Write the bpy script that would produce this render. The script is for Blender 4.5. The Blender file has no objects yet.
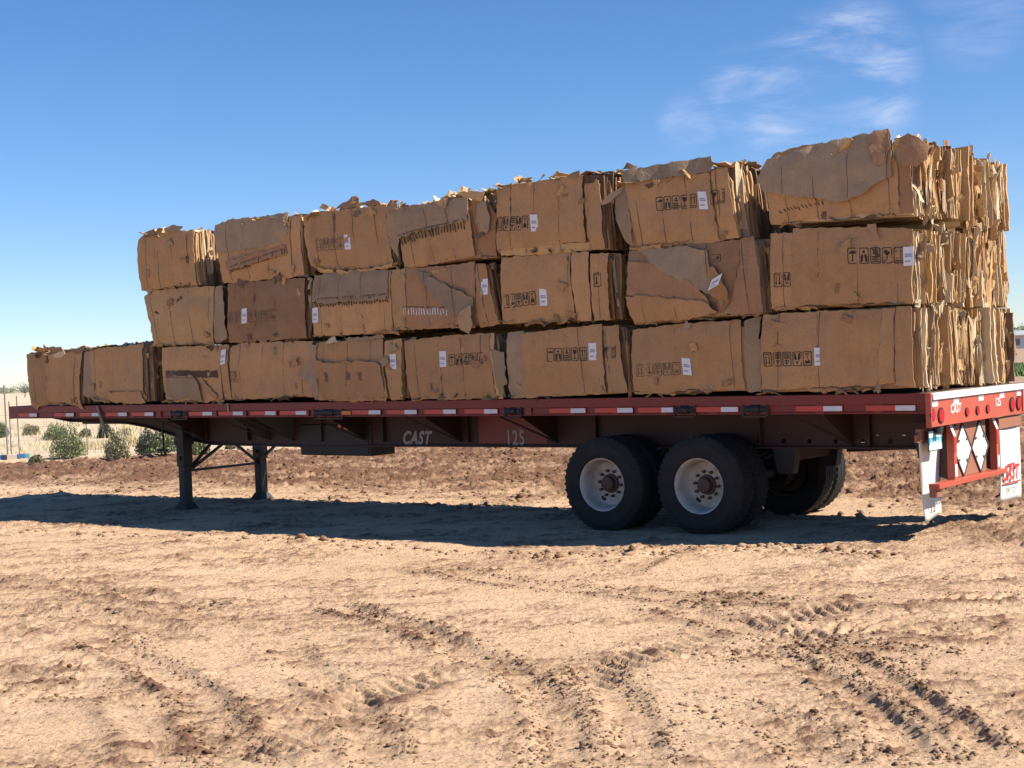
SUN_E = 5.0
SKY_S = .078
EXPO = 0.82
CLOUDC = (7.8, 7.7, 8.6, 1)
DB = 1
SKYSAT = 1.17
DUST = 0.0
OZ = 4.0
AIR = .9
TINT = (.95, .955, 1.07, 1)
BALES={'00': {'combs': [], 'labels': [], 'marks': [], 'panels': [([(14.717, 0.822), (14.258, 0.824), (14.209, 0.776), (14.169, 0.03), (14.44, -0.014), (14.526, -0.076), (14.628, 0.003)], 1, 'K', 'p'), ([(14.207, 0.791), (13.943, 0.798), (13.527, 0.816), (13.272, 0.823), (13.34, 0.037), (13.299, -0.069), (13.471, -0.007), (13.647, 0.025), (13.8, 0.057), (14.01, 0.044), (14.166, 0.061)], 2, 'K', 'p'), ([(14.245, 0.963), (14.17, 0.914), (13.777, 0.9), (13.678, 0.851), (13.888, 0.827), (14.201, 0.868)], 3, 'B', 't'), ([(13.918, 0.782), (13.678, 0.851), (13.632, 0.789), (13.766, 0.732), (13.895, 0.751)], 4, 'W', 't'), ([(13.523, 0.861), (13.19, 0.896), (13.223, 0.806), (13.428, 0.782)], 3, 'B', 't')], 'quad': [(14.716, 0.838), (13.271, 0.838), (13.341, 0.022), (14.626, 0.019)]}, '01': {'combs': [], 'labels': [], 'marks': [], 'panels': [([(13.071, 0.831), (12.821, 0.853), (12.576, 0.86), (12.146, 0.86), (11.792, 0.891), (11.801, 0.5), (11.814, 0.051), (11.955, 0.038), (12.4, 0.087), (12.834, 0.122), (12.977, 0.184), (13.047, 0.53)], 2, 'K', 'p'), ([(13.223, 0.806), (13.047, 0.816), (13.025, 0.5), (12.998, 0.229), (12.957, 0.124), (13.183, 0.111), (13.279, 0.158)], 1, 'G', 'p'), ([(12.805, 0.181), (11.849, 0.197), (11.771, 0.022), (12.122, 0.011), (12.595, 0.06)], 3, 'K', 't')], 'quad': [(13.121, 0.833), (11.769, 0.89), (11.769, 0.036), (13.088, 0.05)]}, '02': {'combs': [([(11.26, 0.43), (10.136, 0.405)], 0.1, 'band')], 'labels': [((10.002, 0.635), 0.205, 0.15006, 3, 9)], 'marks': [], 'panels': [([(11.365, 0.804), (11.184, 0.812), (10.614, 0.807), (10.084, 0.802), (10.086, 0.514), (10.103, 0.019), (10.268, 0.048), (10.462, 0.009), (10.672, 0.067), (10.937, 0.028), (11.337, 0.032)], 1, 'K', 'p'), ([(10.064, 0.802), (9.919, 0.797), (9.926, 0.428), (9.913, 0.058), (10.058, 0.06), (10.071, 0.431)], 2, 'K', 'p'), ([(11.262, 0.402), (10.646, 0.402), (10.507, 0.26), (10.483, 0.023), (10.674, 0.053), (10.888, 0.098), (11.112, 0.044), (11.285, 0.117)], 2, 'G', 't'), ([(10.518, 0.386), (10.398, 0.286), (10.198, 0.144), (10.159, 0.102), (10.205, 0.048), (10.365, 0.16)], 3, 'K', 't')], 'quad': [(11.365, 0.804), (9.919, 0.797), (9.935, 0.045), (11.337, 0.032)]}, '03': {'combs': [], 'labels': [], 'marks': [([(9.897, 0.277), (9.691, 0.286)], 0.163, 'AH', 1, 0.5)], 'panels': [([(9.88, 0.768), (9.651, 0.814), (8.996, 0.804), (8.293, 0.792), (8.31, 0.546), (8.326, 0.066), (8.569, 0.082), (9.051, 0.061), (9.547, 0.054), (9.913, 0.058)], 1, 'K', 'p'), ([(8.548, 0.369), (8.294, 0.52), (8.259, 0.739), (8.167, 0.736), (8.192, 0.129), (8.273, 0.026), (8.333, 0.235)], 3, 'G', 't')], 'quad': [(9.878, 0.795), (8.293, 0.792), (8.326, 0.066), (9.914, 0.044)]}, '04': {'combs': [([(8.022, 0.319), (7.977, 0.318)], 0.116, 'blot'), ([(7.635, 0.324), (7.564, 0.322)], 0.101, 'blot'), ([(7.423, 0.319), (7.362, 0.318)], 0.101, 'blot')], 'labels': [((6.862, 0.486), 0.185, 0.13542, 3, -1)], 'marks': [], 'panels': [([(8.146, 0.774), (7.693, 0.77), (7.029, 0.771), (7.023, 0.609), (7.031, 0.485), (6.975, 0.061), (7.031, -0.013), (7.201, 0.014), (7.622, -0.007), (7.834, 0.034), (8.273, 0.026), (8.229, 0.388)], 2, 'K', 'p'), ([(6.997, 0.745), (6.726, 0.759), (6.725, 0.526), (6.742, 0.021), (6.944, 0.011), (6.974, 0.322), (7.013, 0.509)], 1, 'K', 'p'), ([(8.181, 0.542), (7.874, 0.495), (7.586, 0.513), (7.1, 0.487), (7.034, 0.448), (7.026, 0.062), (7.062, 0.037), (7.657, 0.006), (8.124, 0.05)], 3, 'K', 't'), ([(8.001, 0.756), (7.924, 0.817), (7.85, 0.84), (7.766, 0.747)], 4, 'W', 't'), ([(7.69, 0.808), (7.251, 0.804), (7.008, 0.832), (6.977, 0.781), (7.605, 0.754)], 3, 'G', 't'), ([(7.081, 0.511), (6.925, 0.544), (6.914, 0.457), (7.002, 0.409)], 4, 'G', 't')], 'quad': [(8.237, 0.79), (6.726, 0.759), (6.742, 0.021), (8.274, 0.013)]}, '05': {'combs': [], 'labels': [((6.042, 0.494), 0.191, 0.13054, 4, 0)], 'marks': [([(5.96, 0.407), (5.394, 0.416)], 0.144, 'UHSGA', 0, 0.9)], 'panels': [([(6.678, 0.733), (6.25, 0.754), (5.834, 0.774), (5.326, 0.777), (5.308, 0.578), (5.268, 0.004), (5.51, 0.019), (5.9, -0.001), (6.265, 0.016), (6.61, -0.005), (6.651, 0.376)], 1, 'K', 'p'), ([(5.311, 0.776), (5.266, 0.775), (5.225, 0.225), (5.179, 0.003), (5.253, 0.004), (5.289, 0.402)], 2, 'L', 'p'), ([(5.262, 0.588), (5.085, 0.547), (5.079, 0.176), (5.139, 0.154), (5.161, 0.038), (5.22, 0.062), (5.234, 0.319)], 3, 'G', 't')], 'quad': [(6.678, 0.733), (5.311, 0.765), (5.253, 0.004), (6.61, 0.007)]}, '06': {'combs': [], 'labels': [((3.848, 0.513), 0.188, 0.122, 4, 0)], 'marks': [([(4.484, 0.415), (3.928, 0.41)], 0.158, 'UHSGA', 0, 1), ([(3.718, 0.427), (3.538, 0.432)], 0.153, 'GA', 0, 1)], 'panels': [([(4.838, 0.746), (4.293, 0.781), (3.729, 0.812), (3.712, 0.415), (3.694, 0.041), (3.922, 0.044), (4.198, 0.025), (4.507, 0.029), (4.824, 0.01), (4.846, 0.379)], 2, 'K', 'p'), ([(5.057, 0.766), (4.807, 0.779), (4.812, 0.447), (4.824, 0.022), (5.001, 0.001), (5.068, 0.106)], 1, 'G', 'p'), ([(3.717, 0.79), (3.518, 0.792), (3.482, 0.496), (3.428, 0.059), (3.666, 0.051), (3.685, 0.415)], 1, 'K', 'p')], 'quad': [(5.057, 0.766), (3.518, 0.792), (3.429, 0.048), (5.074, 0.013)]}, '07': {'combs': [], 'labels': [((2.647, 0.317), 0.179, 0.11468, 4, -6)], 'marks': [([(3.289, 0.219), (2.72, 0.228)], 0.141, 'AUSHG', 1, 0.6)], 'panels': [([(3.338, 0.73), (2.965, 0.757), (2.47, 0.778), (2.006, 0.778), (1.999, 0.469), (1.986, 0.058), (2.268, 0.063), (2.631, 0.058), (2.942, 0.041), (3.338, 0.036), (3.344, 0.405)], 1, 'K', 'p'), ([(1.972, 0.766), (1.785, 0.808), (1.808, 0.585), (1.765, 0.543), (1.814, 0.035), (1.964, 0.037), (1.97, 0.366)], 0, 'G', 'p')], 'quad': [(3.338, 0.73), (1.972, 0.766), (1.94, 0.047), (3.338, 0.036)]}, '08': {'combs': [], 'labels': [((1.128, 0.377), 0.177, 0.10858, 4, 0)], 'marks': [([(1.755, 0.289), (1.198, 0.284)], 0.152, 'ASSHG', 1, 0.9)], 'panels': [([(1.75, 0.817), (1.424, 0.821), (1.095, 0.825), (0.456, 0.813), (0.485, 0.42), (0.491, 0.083), (0.813, 0.079), (1.351, 0.068), (1.631, 0.053), (1.801, 0.066)], 1, 'K', 'p'), ([(0.456, 0.822), (0.334, 0.816), (0.353, 0.416), (0.358, 0.1), (0.47, 0.092), (0.511, 0.093)], 2, 'K', 'p'), ([(0.334, 0.826), (0.174, 0.827), (0.163, 0.409), (0.16, 0.049), (0.299, 0.07), (0.369, 0.081)], 1, 'K', 'p')], 'quad': [(1.75, 0.817), (0.164, 0.827), (0.16, 0.049), (1.803, 0.025)]}, '12': {'combs': [], 'labels': [], 'marks': [], 'panels': [([(11.738, 1.553), (11.57, 1.63), (11.119, 1.633), (10.189, 1.619), (10.194, 1.289), (10.229, 0.835), (10.42, 0.828), (10.609, 0.877), (10.828, 0.856), (11.179, 0.883), (11.521, 0.838), (11.61, 1.144)], 1, 'L', 'p'), ([(10.169, 1.604), (10.043, 1.61), (10.006, 1.279), (9.973, 0.894), (10.102, 0.844), (10.223, 0.904)], 0, 'G', 'p')], 'quad': [(11.761, 1.555), (10.168, 1.618), (10.146, 0.818), (11.521, 0.838)]}, '13': {'combs': [], 'labels': [((9.543, 1.175), 0.202, 0.14762, 4, 4)], 'marks': [([(9.876, 1.082), (9.651, 1.086)], 0.163, 'AS', 1, 0.4), ([(9.47, 1.078), (8.917, 1.08)], 0.161, 'HSG', 1, 0.7)], 'panels': [([(9.896, 1.629), (9.229, 1.628), (8.383, 1.614), (8.385, 1.329), (8.383, 0.834), (8.704, 0.833), (9.248, 0.84), (9.917, 0.824), (9.903, 1.274)], 1, 'B', 'p')], 'quad': [(9.896, 1.629), (8.364, 1.613), (8.384, 0.821), (9.917, 0.824)]}, '14': {'combs': [([(8.185, 1.266), (6.911, 1.261)], 0.103, 'comb')], 'labels': [((8.186, 1.118), 0.193, 0.1403, 4, 2)], 'marks': [], 'panels': [([(8.197, 1.616), (7.723, 1.623), (6.853, 1.616), (6.861, 1.246), (6.872, 0.839), (7.248, 0.841), (7.688, 0.846), (8.233, 0.854), (8.222, 1.255)], 1, 'K', 'p'), ([(8.177, 1.64), (7.333, 1.636), (6.87, 1.617), (6.894, 1.26), (7.22, 1.253), (7.534, 1.27), (7.929, 1.253), (8.201, 1.293)], 2, 'G', 't')], 'quad': [(8.197, 1.616), (6.853, 1.616), (6.872, 0.839), (8.233, 0.854)]}, '15': {'combs': [([(6.686, 1.102), (5.958, 1.054)], 0.085, 'combL')], 'labels': [((5.368, 1.317), 0.187, 0.1281, 4, 3)], 'marks': [], 'panels': [([(6.837, 1.615), (6.603, 1.611), (6.586, 1.109), (6.635, 0.866), (6.835, 0.887), (6.845, 1.245)], 2, 'L', 'p'), ([(6.603, 1.611), (6.033, 1.609), (5.501, 1.619), (5.514, 1.173), (5.55, 0.845), (5.845, 0.857), (6.243, 0.862), (6.635, 0.866)], 1, 'B', 'p'), ([(6.44, 1.576), (6.279, 1.541), (5.892, 1.349), (5.527, 1.209), (5.52, 1.079), (5.664, 0.992), (5.79, 0.974), (5.865, 1.037), (6.06, 1.203), (6.243, 1.358)], 3, 'G', 't'), ([(5.773, 0.997), (5.533, 1.115), (5.533, 0.88), (5.647, 0.778), (5.768, 0.83)], 4, 'G', 't'), ([(5.487, 1.595), (5.351, 1.585), (5.279, 1.277), (5.184, 0.876), (5.459, 0.841), (5.499, 1.172)], 1, 'K', 'p')], 'quad': [(6.837, 1.615), (5.32, 1.595), (5.184, 0.876), (6.835, 0.887)]}, '16': {'combs': [], 'labels': [((4.497, 1.146), 0.192, 0.12444, 4, -2)], 'marks': [([(5.099, 1.046), (4.601, 1.067)], 0.162, 'AUSHG', 1, 0.8), ([(3.8, 1.213), (3.693, 1.217)], 0.165, 'A', 1, 0.8)], 'panels': [([(5.107, 1.638), (4.668, 1.629), (4.117, 1.634), (4.108, 1.32), (4.078, 0.895), (4.428, 0.866), (4.859, 0.873), (5.125, 0.874), (5.115, 1.268)], 1, 'K', 'p'), ([(4.09, 1.62), (3.858, 1.614), (3.852, 1.249), (3.862, 0.851), (4.052, 0.871), (4.084, 1.263)], 2, 'K', 'p'), ([(3.832, 1.59), (3.605, 1.584), (3.615, 1.18), (3.62, 0.851), (3.821, 0.85), (3.842, 1.193)], 1, 'K', 'p')], 'quad': [(5.107, 1.638), (3.592, 1.583), (3.607, 0.851), (5.125, 0.874)]}, '17': {'combs': [], 'labels': [((2.232, 1.177), 0.124, 0.15128, 7, 25)], 'marks': [([(2.329, 1.386), (2.186, 1.386)], 0.082, 'B', 0, 0.9)], 'panels': [([(3.329, 1.585), (2.919, 1.597), (2.425, 1.601), (1.975, 1.596), (1.975, 1.371), (2.089, 0.988), (2.225, 0.86), (2.589, 0.825), (3.09, 0.795), (3.296, 0.783), (3.366, 1.165)], 1, 'B', 'p'), ([(1.975, 1.596), (1.812, 1.624), (1.752, 1.223), (1.738, 0.847), (1.933, 0.836), (2.098, 0.823), (2.076, 1.008), (1.964, 1.37)], 2, 'B', 'p'), ([(3.336, 1.467), (3.054, 1.436), (2.783, 1.343), (2.567, 1.224), (2.382, 1.056), (2.274, 0.852), (2.465, 0.862), (2.95, 1.034), (3.356, 1.1)], 3, 'B', 't'), ([(3.37, 1.09), (3.074, 1.084), (2.701, 1.031), (2.386, 0.993), (2.225, 0.871), (2.59, 0.804), (2.962, 0.811), (3.296, 0.793), (3.339, 0.947)], 4, 'K', 't'), ([(3.175, 1.563), (2.67, 1.589), (2.357, 1.523), (2.3, 1.259), (2.195, 0.993), (2.452, 1.112), (2.932, 1.353)], 4, 'G', 't'), ([(2.345, 1.314), (2.271, 1.35), (2.182, 1.241), (2.096, 1.071), (2.09, 0.967), (2.218, 0.995), (2.306, 1.145)], 5, 'O', 't')], 'quad': [(3.329, 1.585), (1.813, 1.604), (1.738, 0.837), (3.296, 0.783)]}, '18': {'combs': [], 'labels': [((0.171, 1.296), 0.179, 0.1037, 4, 0)], 'marks': [([(0.787, 1.258), (0.214, 1.228)], 0.165, 'UHSGA', 0, 1.2), ([(1.601, 1.082), (1.4, 1.08)], 0.151, 'AH', 1, 1)], 'panels': [([(1.629, 1.629), (1.372, 1.618), (1.38, 1.249), (1.388, 0.87), (1.523, 0.846), (1.645, 0.873), (1.636, 1.266)], 1, 'K', 'p'), ([(1.37, 1.658), (0.948, 1.632), (0.531, 1.597), (0.228, 1.571), (0.13, 1.553), (0.136, 1.213), (0.153, 0.845), (0.464, 0.871), (0.879, 0.883), (1.146, 0.887), (1.399, 0.88)], 2, 'K', 'p'), ([(0.571, 1.629), (0.478, 1.63), (0.435, 1.473), (0.455, 1.465), (0.513, 1.537)], 4, 'K', 't')], 'quad': [(1.629, 1.629), (0.129, 1.562), (0.153, 0.845), (1.646, 0.863)]}, '22': {'combs': [], 'labels': [], 'marks': [], 'panels': [([(11.832, 2.384), (11.688, 2.444), (11.278, 2.439), (10.921, 2.438), (10.575, 2.409), (10.558, 2.073), (10.528, 1.639), (10.895, 1.662), (11.161, 1.663), (11.456, 1.638), (11.754, 1.641), (11.815, 2.021)], 1, 'K', 'p'), ([(11.685, 2.473), (11.453, 2.511), (11.206, 2.49), (11.234, 2.421), (11.622, 2.396)], 2, 'B', 't'), ([(11.162, 2.486), (11.002, 2.529), (10.764, 2.48), (10.922, 2.424), (11.143, 2.442)], 3, 'G', 't')], 'quad': [(11.829, 2.412), (10.553, 2.407), (10.506, 1.638), (11.754, 1.641)]}, '23': {'combs': [([(9.823, 1.788), (8.698, 1.976)], 0.067, 'comb')], 'labels': [], 'marks': [], 'panels': [([(10.065, 2.407), (9.569, 2.432), (8.779, 2.442), (8.588, 2.438), (8.591, 2.125), (8.608, 1.629), (9.189, 1.639), (9.63, 1.626), (9.999, 1.649), (10.052, 2.036)], 1, 'K', 'p'), ([(8.569, 2.437), (8.399, 2.434), (8.408, 2.045), (8.4, 1.642), (8.608, 1.642)], 0, 'K', 'p'), ([(10.063, 2.434), (9.789, 2.492), (9.166, 2.477), (8.642, 2.482), (8.648, 2.129), (8.708, 2.095), (9.296, 2.061), (9.761, 2.055), (10.05, 2.063)], 2, 'G', 't'), ([(9.833, 1.925), (9.402, 1.975), (8.691, 2.067), (8.662, 1.947), (9.171, 1.878), (9.616, 1.815), (9.8, 1.813)], 3, 'B', 't')], 'quad': [(10.084, 2.436), (8.399, 2.434), (8.4, 1.642), (9.999, 1.649)]}, '24': {'combs': [], 'labels': [((7.55, 2.01), 0.188, 0.13786, 4, -4)], 'marks': [([(8.119, 1.933), (7.613, 1.92)], 0.166, 'AHSG', 1, 0.6)], 'panels': [([(8.363, 2.418), (8.175, 2.44), (8.149, 2.025), (8.118, 1.688), (8.242, 1.761), (8.315, 2.038)], 0, 'K', 'p'), ([(8.193, 2.441), (7.489, 2.427), (6.901, 2.422), (6.858, 2.048), (6.816, 1.675), (7.192, 1.664), (7.63, 1.668), (8.083, 1.66), (8.203, 1.784), (8.2, 2.094)], 1, 'K', 'p'), ([(8.152, 1.729), (7.631, 1.655), (7.158, 1.649), (6.814, 1.7), (6.817, 1.65), (7.545, 1.612), (7.993, 1.641)], 2, 'L', 't'), ([(7.773, 2.441), (7.642, 2.518), (7.46, 2.588), (7.393, 2.544), (7.362, 2.478), (7.559, 2.434)], 0, 'B', 't'), ([(8.061, 2.481), (8.02, 2.554), (7.878, 2.489), (7.917, 2.455)], 0, 'L', 't'), ([(7.364, 2.453), (7.133, 2.519), (7.0, 2.456), (6.969, 2.416)], 0, 'B', 't'), ([(6.886, 2.384), (6.699, 2.415), (6.697, 2.194), (6.662, 1.971), (6.71, 1.754), (6.833, 1.923)], 1, 'G', 't')], 'quad': [(8.344, 2.416), (6.901, 2.422), (6.817, 1.65), (8.266, 1.685)]}, '25': {'combs': [([(6.697, 1.949), (6.103, 2.022)], 0.11, 'comb'), ([(6.103, 2.022), (5.627, 2.065)], 0.108, 'comb')], 'labels': [], 'marks': [], 'panels': [([(6.703, 2.354), (6.306, 2.366), (5.825, 2.379), (5.575, 2.391), (5.535, 2.057), (5.497, 1.69), (5.793, 1.664), (6.192, 1.632), (6.618, 1.625), (6.662, 1.971)], 1, 'K', 'p'), ([(6.703, 2.354), (5.984, 2.371), (5.574, 2.414), (5.562, 2.118), (5.844, 2.084), (6.246, 2.046), (6.661, 1.983)], 2, 'G', 't'), ([(6.047, 2.377), (5.856, 2.394), (5.879, 2.278), (5.987, 2.323)], 4, 'L', 't'), ([(5.697, 2.438), (5.51, 2.455), (5.298, 2.422), (5.351, 2.31), (5.485, 2.358), (5.607, 2.382)], 3, 'L', 't'), ([(5.516, 2.35), (5.276, 2.303), (5.165, 2.141), (5.181, 1.643), (5.408, 1.648), (5.485, 1.877)], 0, 'O', 'p'), ([(5.398, 2.291), (5.276, 2.303), (5.229, 2.089), (5.252, 1.951), (5.389, 1.951), (5.456, 2.086)], 2, 'G', 't')], 'quad': [(6.737, 2.345), (5.359, 2.416), (5.226, 1.658), (6.618, 1.625)]}, '26': {'combs': [], 'labels': [((4.581, 1.992), 0.192, 0.12444, 4, -3)], 'marks': [([(5.148, 1.943), (4.665, 1.914)], 0.173, 'AHSHG', 1, 0.9)], 'panels': [([(5.13, 2.463), (4.762, 2.459), (4.333, 2.46), (3.903, 2.47), (3.895, 2.137), (3.892, 1.727), (4.236, 1.732), (4.662, 1.72), (5.161, 1.735)], 1, 'K', 'p'), ([(3.882, 2.368), (3.681, 2.347), (3.661, 2.005), (3.669, 1.633), (3.857, 1.636), (3.875, 2.025)], 0, 'K', 'p'), ([(5.146, 1.734), (4.806, 1.742), (4.097, 1.732), (3.852, 1.724), (3.857, 1.625), (4.383, 1.631), (4.885, 1.645), (5.106, 1.661)], 0, 'L', 'p'), ([(4.11, 2.458), (4.024, 2.505), (3.941, 2.518), (3.932, 2.45)], 1, 'B', 't'), ([(3.654, 2.125), (3.502, 2.23), (3.367, 2.282), (3.398, 2.209), (3.507, 2.133), (3.628, 2.101)], 2, 'G', 't')], 'quad': [(5.13, 2.463), (3.634, 2.462), (3.629, 1.619), (5.162, 1.723)]}, '27': {'combs': [], 'labels': [((2.384, 2.035), 0.187, 0.11345999999999999, 4, -6)], 'marks': [([(2.961, 1.974), (2.454, 1.964)], 0.153, 'UHSGA', 0, 1.1), ([(2.297, 1.975), (2.119, 1.984)], 0.155, 'GA', 0, 1.1)], 'panels': [([(3.339, 2.322), (3.005, 2.319), (2.63, 2.322), (2.315, 2.319), (2.273, 1.983), (2.21, 1.595), (2.426, 1.591), (2.855, 1.614), (3.237, 1.611), (3.281, 1.971)], 1, 'K', 'p'), ([(2.29, 2.327), (2.099, 2.357), (2.038, 1.961), (1.985, 1.618), (2.174, 1.612), (2.231, 1.876)], 0, 'K', 'p'), ([(3.503, 2.198), (3.34, 2.311), (3.281, 1.971), (3.261, 1.634), (3.337, 1.662), (3.466, 1.933)], 0, 'G', 't'), ([(3.41, 2.449), (3.202, 2.459), (2.871, 2.464), (2.56, 2.482), (2.305, 2.494), (2.263, 2.396), (2.29, 2.327), (2.631, 2.311), (3.006, 2.309), (3.34, 2.311)], 2, 'G', 't'), ([(3.396, 2.469), (3.353, 2.54), (3.201, 2.48), (3.254, 2.443)], 1, 'B', 't'), ([(3.224, 1.61), (2.917, 1.629), (2.933, 1.577), (3.213, 1.566)], 3, 'L', 't')], 'quad': [(3.417, 2.33), (2.063, 2.364), (1.986, 1.608), (3.328, 1.596)]}, '28': {'combs': [([(1.483, 1.838), (1.021, 1.884)], 0.05, 'scrib')], 'labels': [], 'marks': [], 'panels': [([(1.635, 2.175), (1.352, 2.245), (0.808, 2.331), (0.309, 2.415), (0.252, 2.124), (0.252, 1.706), (0.525, 1.731), (0.943, 1.739), (1.322, 1.734), (1.613, 1.719), (1.634, 1.973)], 1, 'K', 'p'), ([(0.219, 2.404), (0.149, 2.396), (0.118, 2.015), (0.103, 1.692), (0.242, 1.696)], 1, 'B', 'p'), ([(1.725, 2.194), (1.613, 2.374), (1.343, 2.413), (1.014, 2.463), (0.695, 2.492), (0.487, 2.505), (0.344, 2.515), (0.307, 2.444), (0.298, 2.224), (0.295, 2.062), (0.45, 2.002), (0.619, 1.903), (0.778, 1.87), (1.041, 1.915), (1.365, 1.977), (1.642, 2.044), (1.727, 2.154)], 4, 'G', 't'), ([(0.531, 2.443), (0.476, 2.522), (0.344, 2.525), (0.313, 2.321), (0.36, 2.183), (0.442, 2.164)], 5, 'B', 't'), ([(0.208, 2.413), (0.137, 2.451), (0.04, 2.401), (-0.063, 2.314), (-0.038, 2.186), (0.054, 2.121), (0.171, 2.143), (0.216, 2.262)], 3, 'B', 't'), ([(1.616, 2.314), (1.543, 2.416), (1.23, 2.469), (1.013, 2.472), (0.995, 2.421), (1.346, 2.363)], 2, 'B', 't')], 'quad': [(1.653, 2.257), (0.14, 2.395), (0.144, 1.677), (1.613, 1.719)]}}
TRACKS=[([(1.78, 9.26), (2.03, 8.73), (2.06, 8.16), (2.09, 7.56), (2.11, 7.03), (2.12, 6.49)], 0.09, 0.05, 0), ([(1.07, 8.9), (1.55, 9.09), (1.68, 8.52), (1.79, 7.85), (1.78, 6.72), (1.77, 6.42)], 0.09, 0.045, 0), ([(-0.05, 8.78), (0.16, 7.84), (0.2, 7.2), (0.14, 6.71)], 0.12, 0.04, 0), ([(0.4, 8.96), (0.45, 8.52), (0.57, 7.53), (0.53, 6.64)], 0.12, 0.04, 0), ([(0.79, 12.59), (1.11, 13.44), (1.69, 14.41)], 0.16, 0.035, 1), ([(-0.76, 13.55), (-0.08, 12.58), (1.27, 11.2), (2.05, 10.7)], 0.15, 0.025, 0), ([(1.04, 10.99), (1.84, 9.25), (2.53, 8.61)], 0.15, 0.03, 0), ([(-5.53, 14.27), (-5.03, 13.98), (-4.32, 13.57), (-3.64, 12.94), (-2.47, 11.81)], 0.16, 0.035, 1), ([(-4.75, 12.21), (-4.39, 12.16), (-3.3, 11.71), (-2.35, 10.48)], 0.16, 0.03, 1), ([(-1.56, 11.75), (-1.27, 11.24), (-0.84, 10.69), (-0.51, 9.84), (-0.04, 8.86), (0.18, 8.07)], 0.12, 0.045, 0), ([(-3.13, 10.68), (-2.48, 9.57), (-1.95, 8.64), (-1.58, 7.53), (-1.4, 6.97)], 0.14, 0.04, 0), ([(-1.5, 6.99), (-1.35, 7.25), (-1.13, 7.87), (-0.76, 8.68), (-0.29, 9.03)], 0.2, 0.035, 1), ([(-1.74, 10.33), (-1.48, 9.5), (-1.11, 8.6), (-0.83, 7.59), (-0.71, 6.85)], 0.12, 0.03, 1), ([(1.54, 9.49), (2.29, 9.84), (3.14, 9.09)], 0.2, 0.02, 1), ([(0.94, 7.91), (1.35, 7.18), (1.35, 6.5)], 0.14, 0.025, 0), ([(-3.19, 8.77), (-2.76, 8.95), (-2.3, 8.59), (-1.65, 7.02)], 0.18, 0.03, 1), ([(0.19, 8.32), (0.73, 9.2), (1.67, 10.21), (2.8, 10.75), (3.93, 10.59)], 0.18, 0.02, 1)]
BERM=[(-7.96, 19.93), (-5.27, 18.23), (-3.26, 16.9), (-2.11, 16.16), (-1.04, 15.05), (-0.0, 14.2), (0.86, 13.95), (1.54, 14.0), (2.31, 13.94), (2.79, 13.46), (3.41, 13.02)]
BUSH=[(-20.31, 57.49, 0.52, 0.67, 0), (-19.83, 59.5, 0.74, 0.45, 1), (-16.25, 51.4, 0.85, 0.6, 0), (-11.7, 38.01, 0.97, 0.94, 0), (-15.64, 52.95, 0.44, 0.33, 1), (-14.64, 51.98, 0.57, 0.57, 2), (-9.85, 35.84, 0.59, 0.74, 1), (-11.97, 36.25, 0.43, 0.23, 1), (-9.52, 37.58, 0.57, 0.67, 2), (-8.77, 36.19, 0.75, 0.67, 0), (-7.96, 36.37, 0.65, 0.45, 0), (-11.63, 43.59, 0.78, 0.72, 3), (-7.65, 39.18, 0.38, 0.19, 1)]

import bpy, math, random
import numpy as np
from mathutils import Vector, Matrix, noise
R_ = math.radians
random.seed(7)
scene = bpy.context.scene
COL = scene.collection

# ------------------------------------------------------------------ frames
OX, OY, YAW, TILT = 3.929, 13.6365, 0.6717, 0.012
DECK = 1.4325                      # deck height at the rear of the trailer
FWD = Vector((-math.cos(YAW), math.sin(YAW), 0))
NEAR = Vector((-math.sin(YAW), -math.cos(YAW), 0))
fx = (FWD * math.cos(TILT) + Vector((0, 0, math.sin(TILT))))
fy = NEAR
fz = fx.cross(fy)
ROT = Matrix((fx, fy, fz)).transposed()
TM = Matrix.Translation((OX, OY, 0)) @ ROT.to_4x4()     # trailer frame: x forward, y to camera side, z up
EUL = ROT.to_euler()

# ------------------------------------------------------------------ helpers
def tag(o, label=None, cat=None, group=None, kind=None):
    if label: o['label'] = label
    if cat: o['category'] = cat
    if group: o['group'] = group
    if kind: o['kind'] = kind
    return o

def empty(name, loc, eul=None):
    o = bpy.data.objects.new(name, None)
    COL.objects.link(o)
    o.location = loc
    o.empty_display_size = .3
    if eul is not None: o.rotation_euler = eul
    return o

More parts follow.
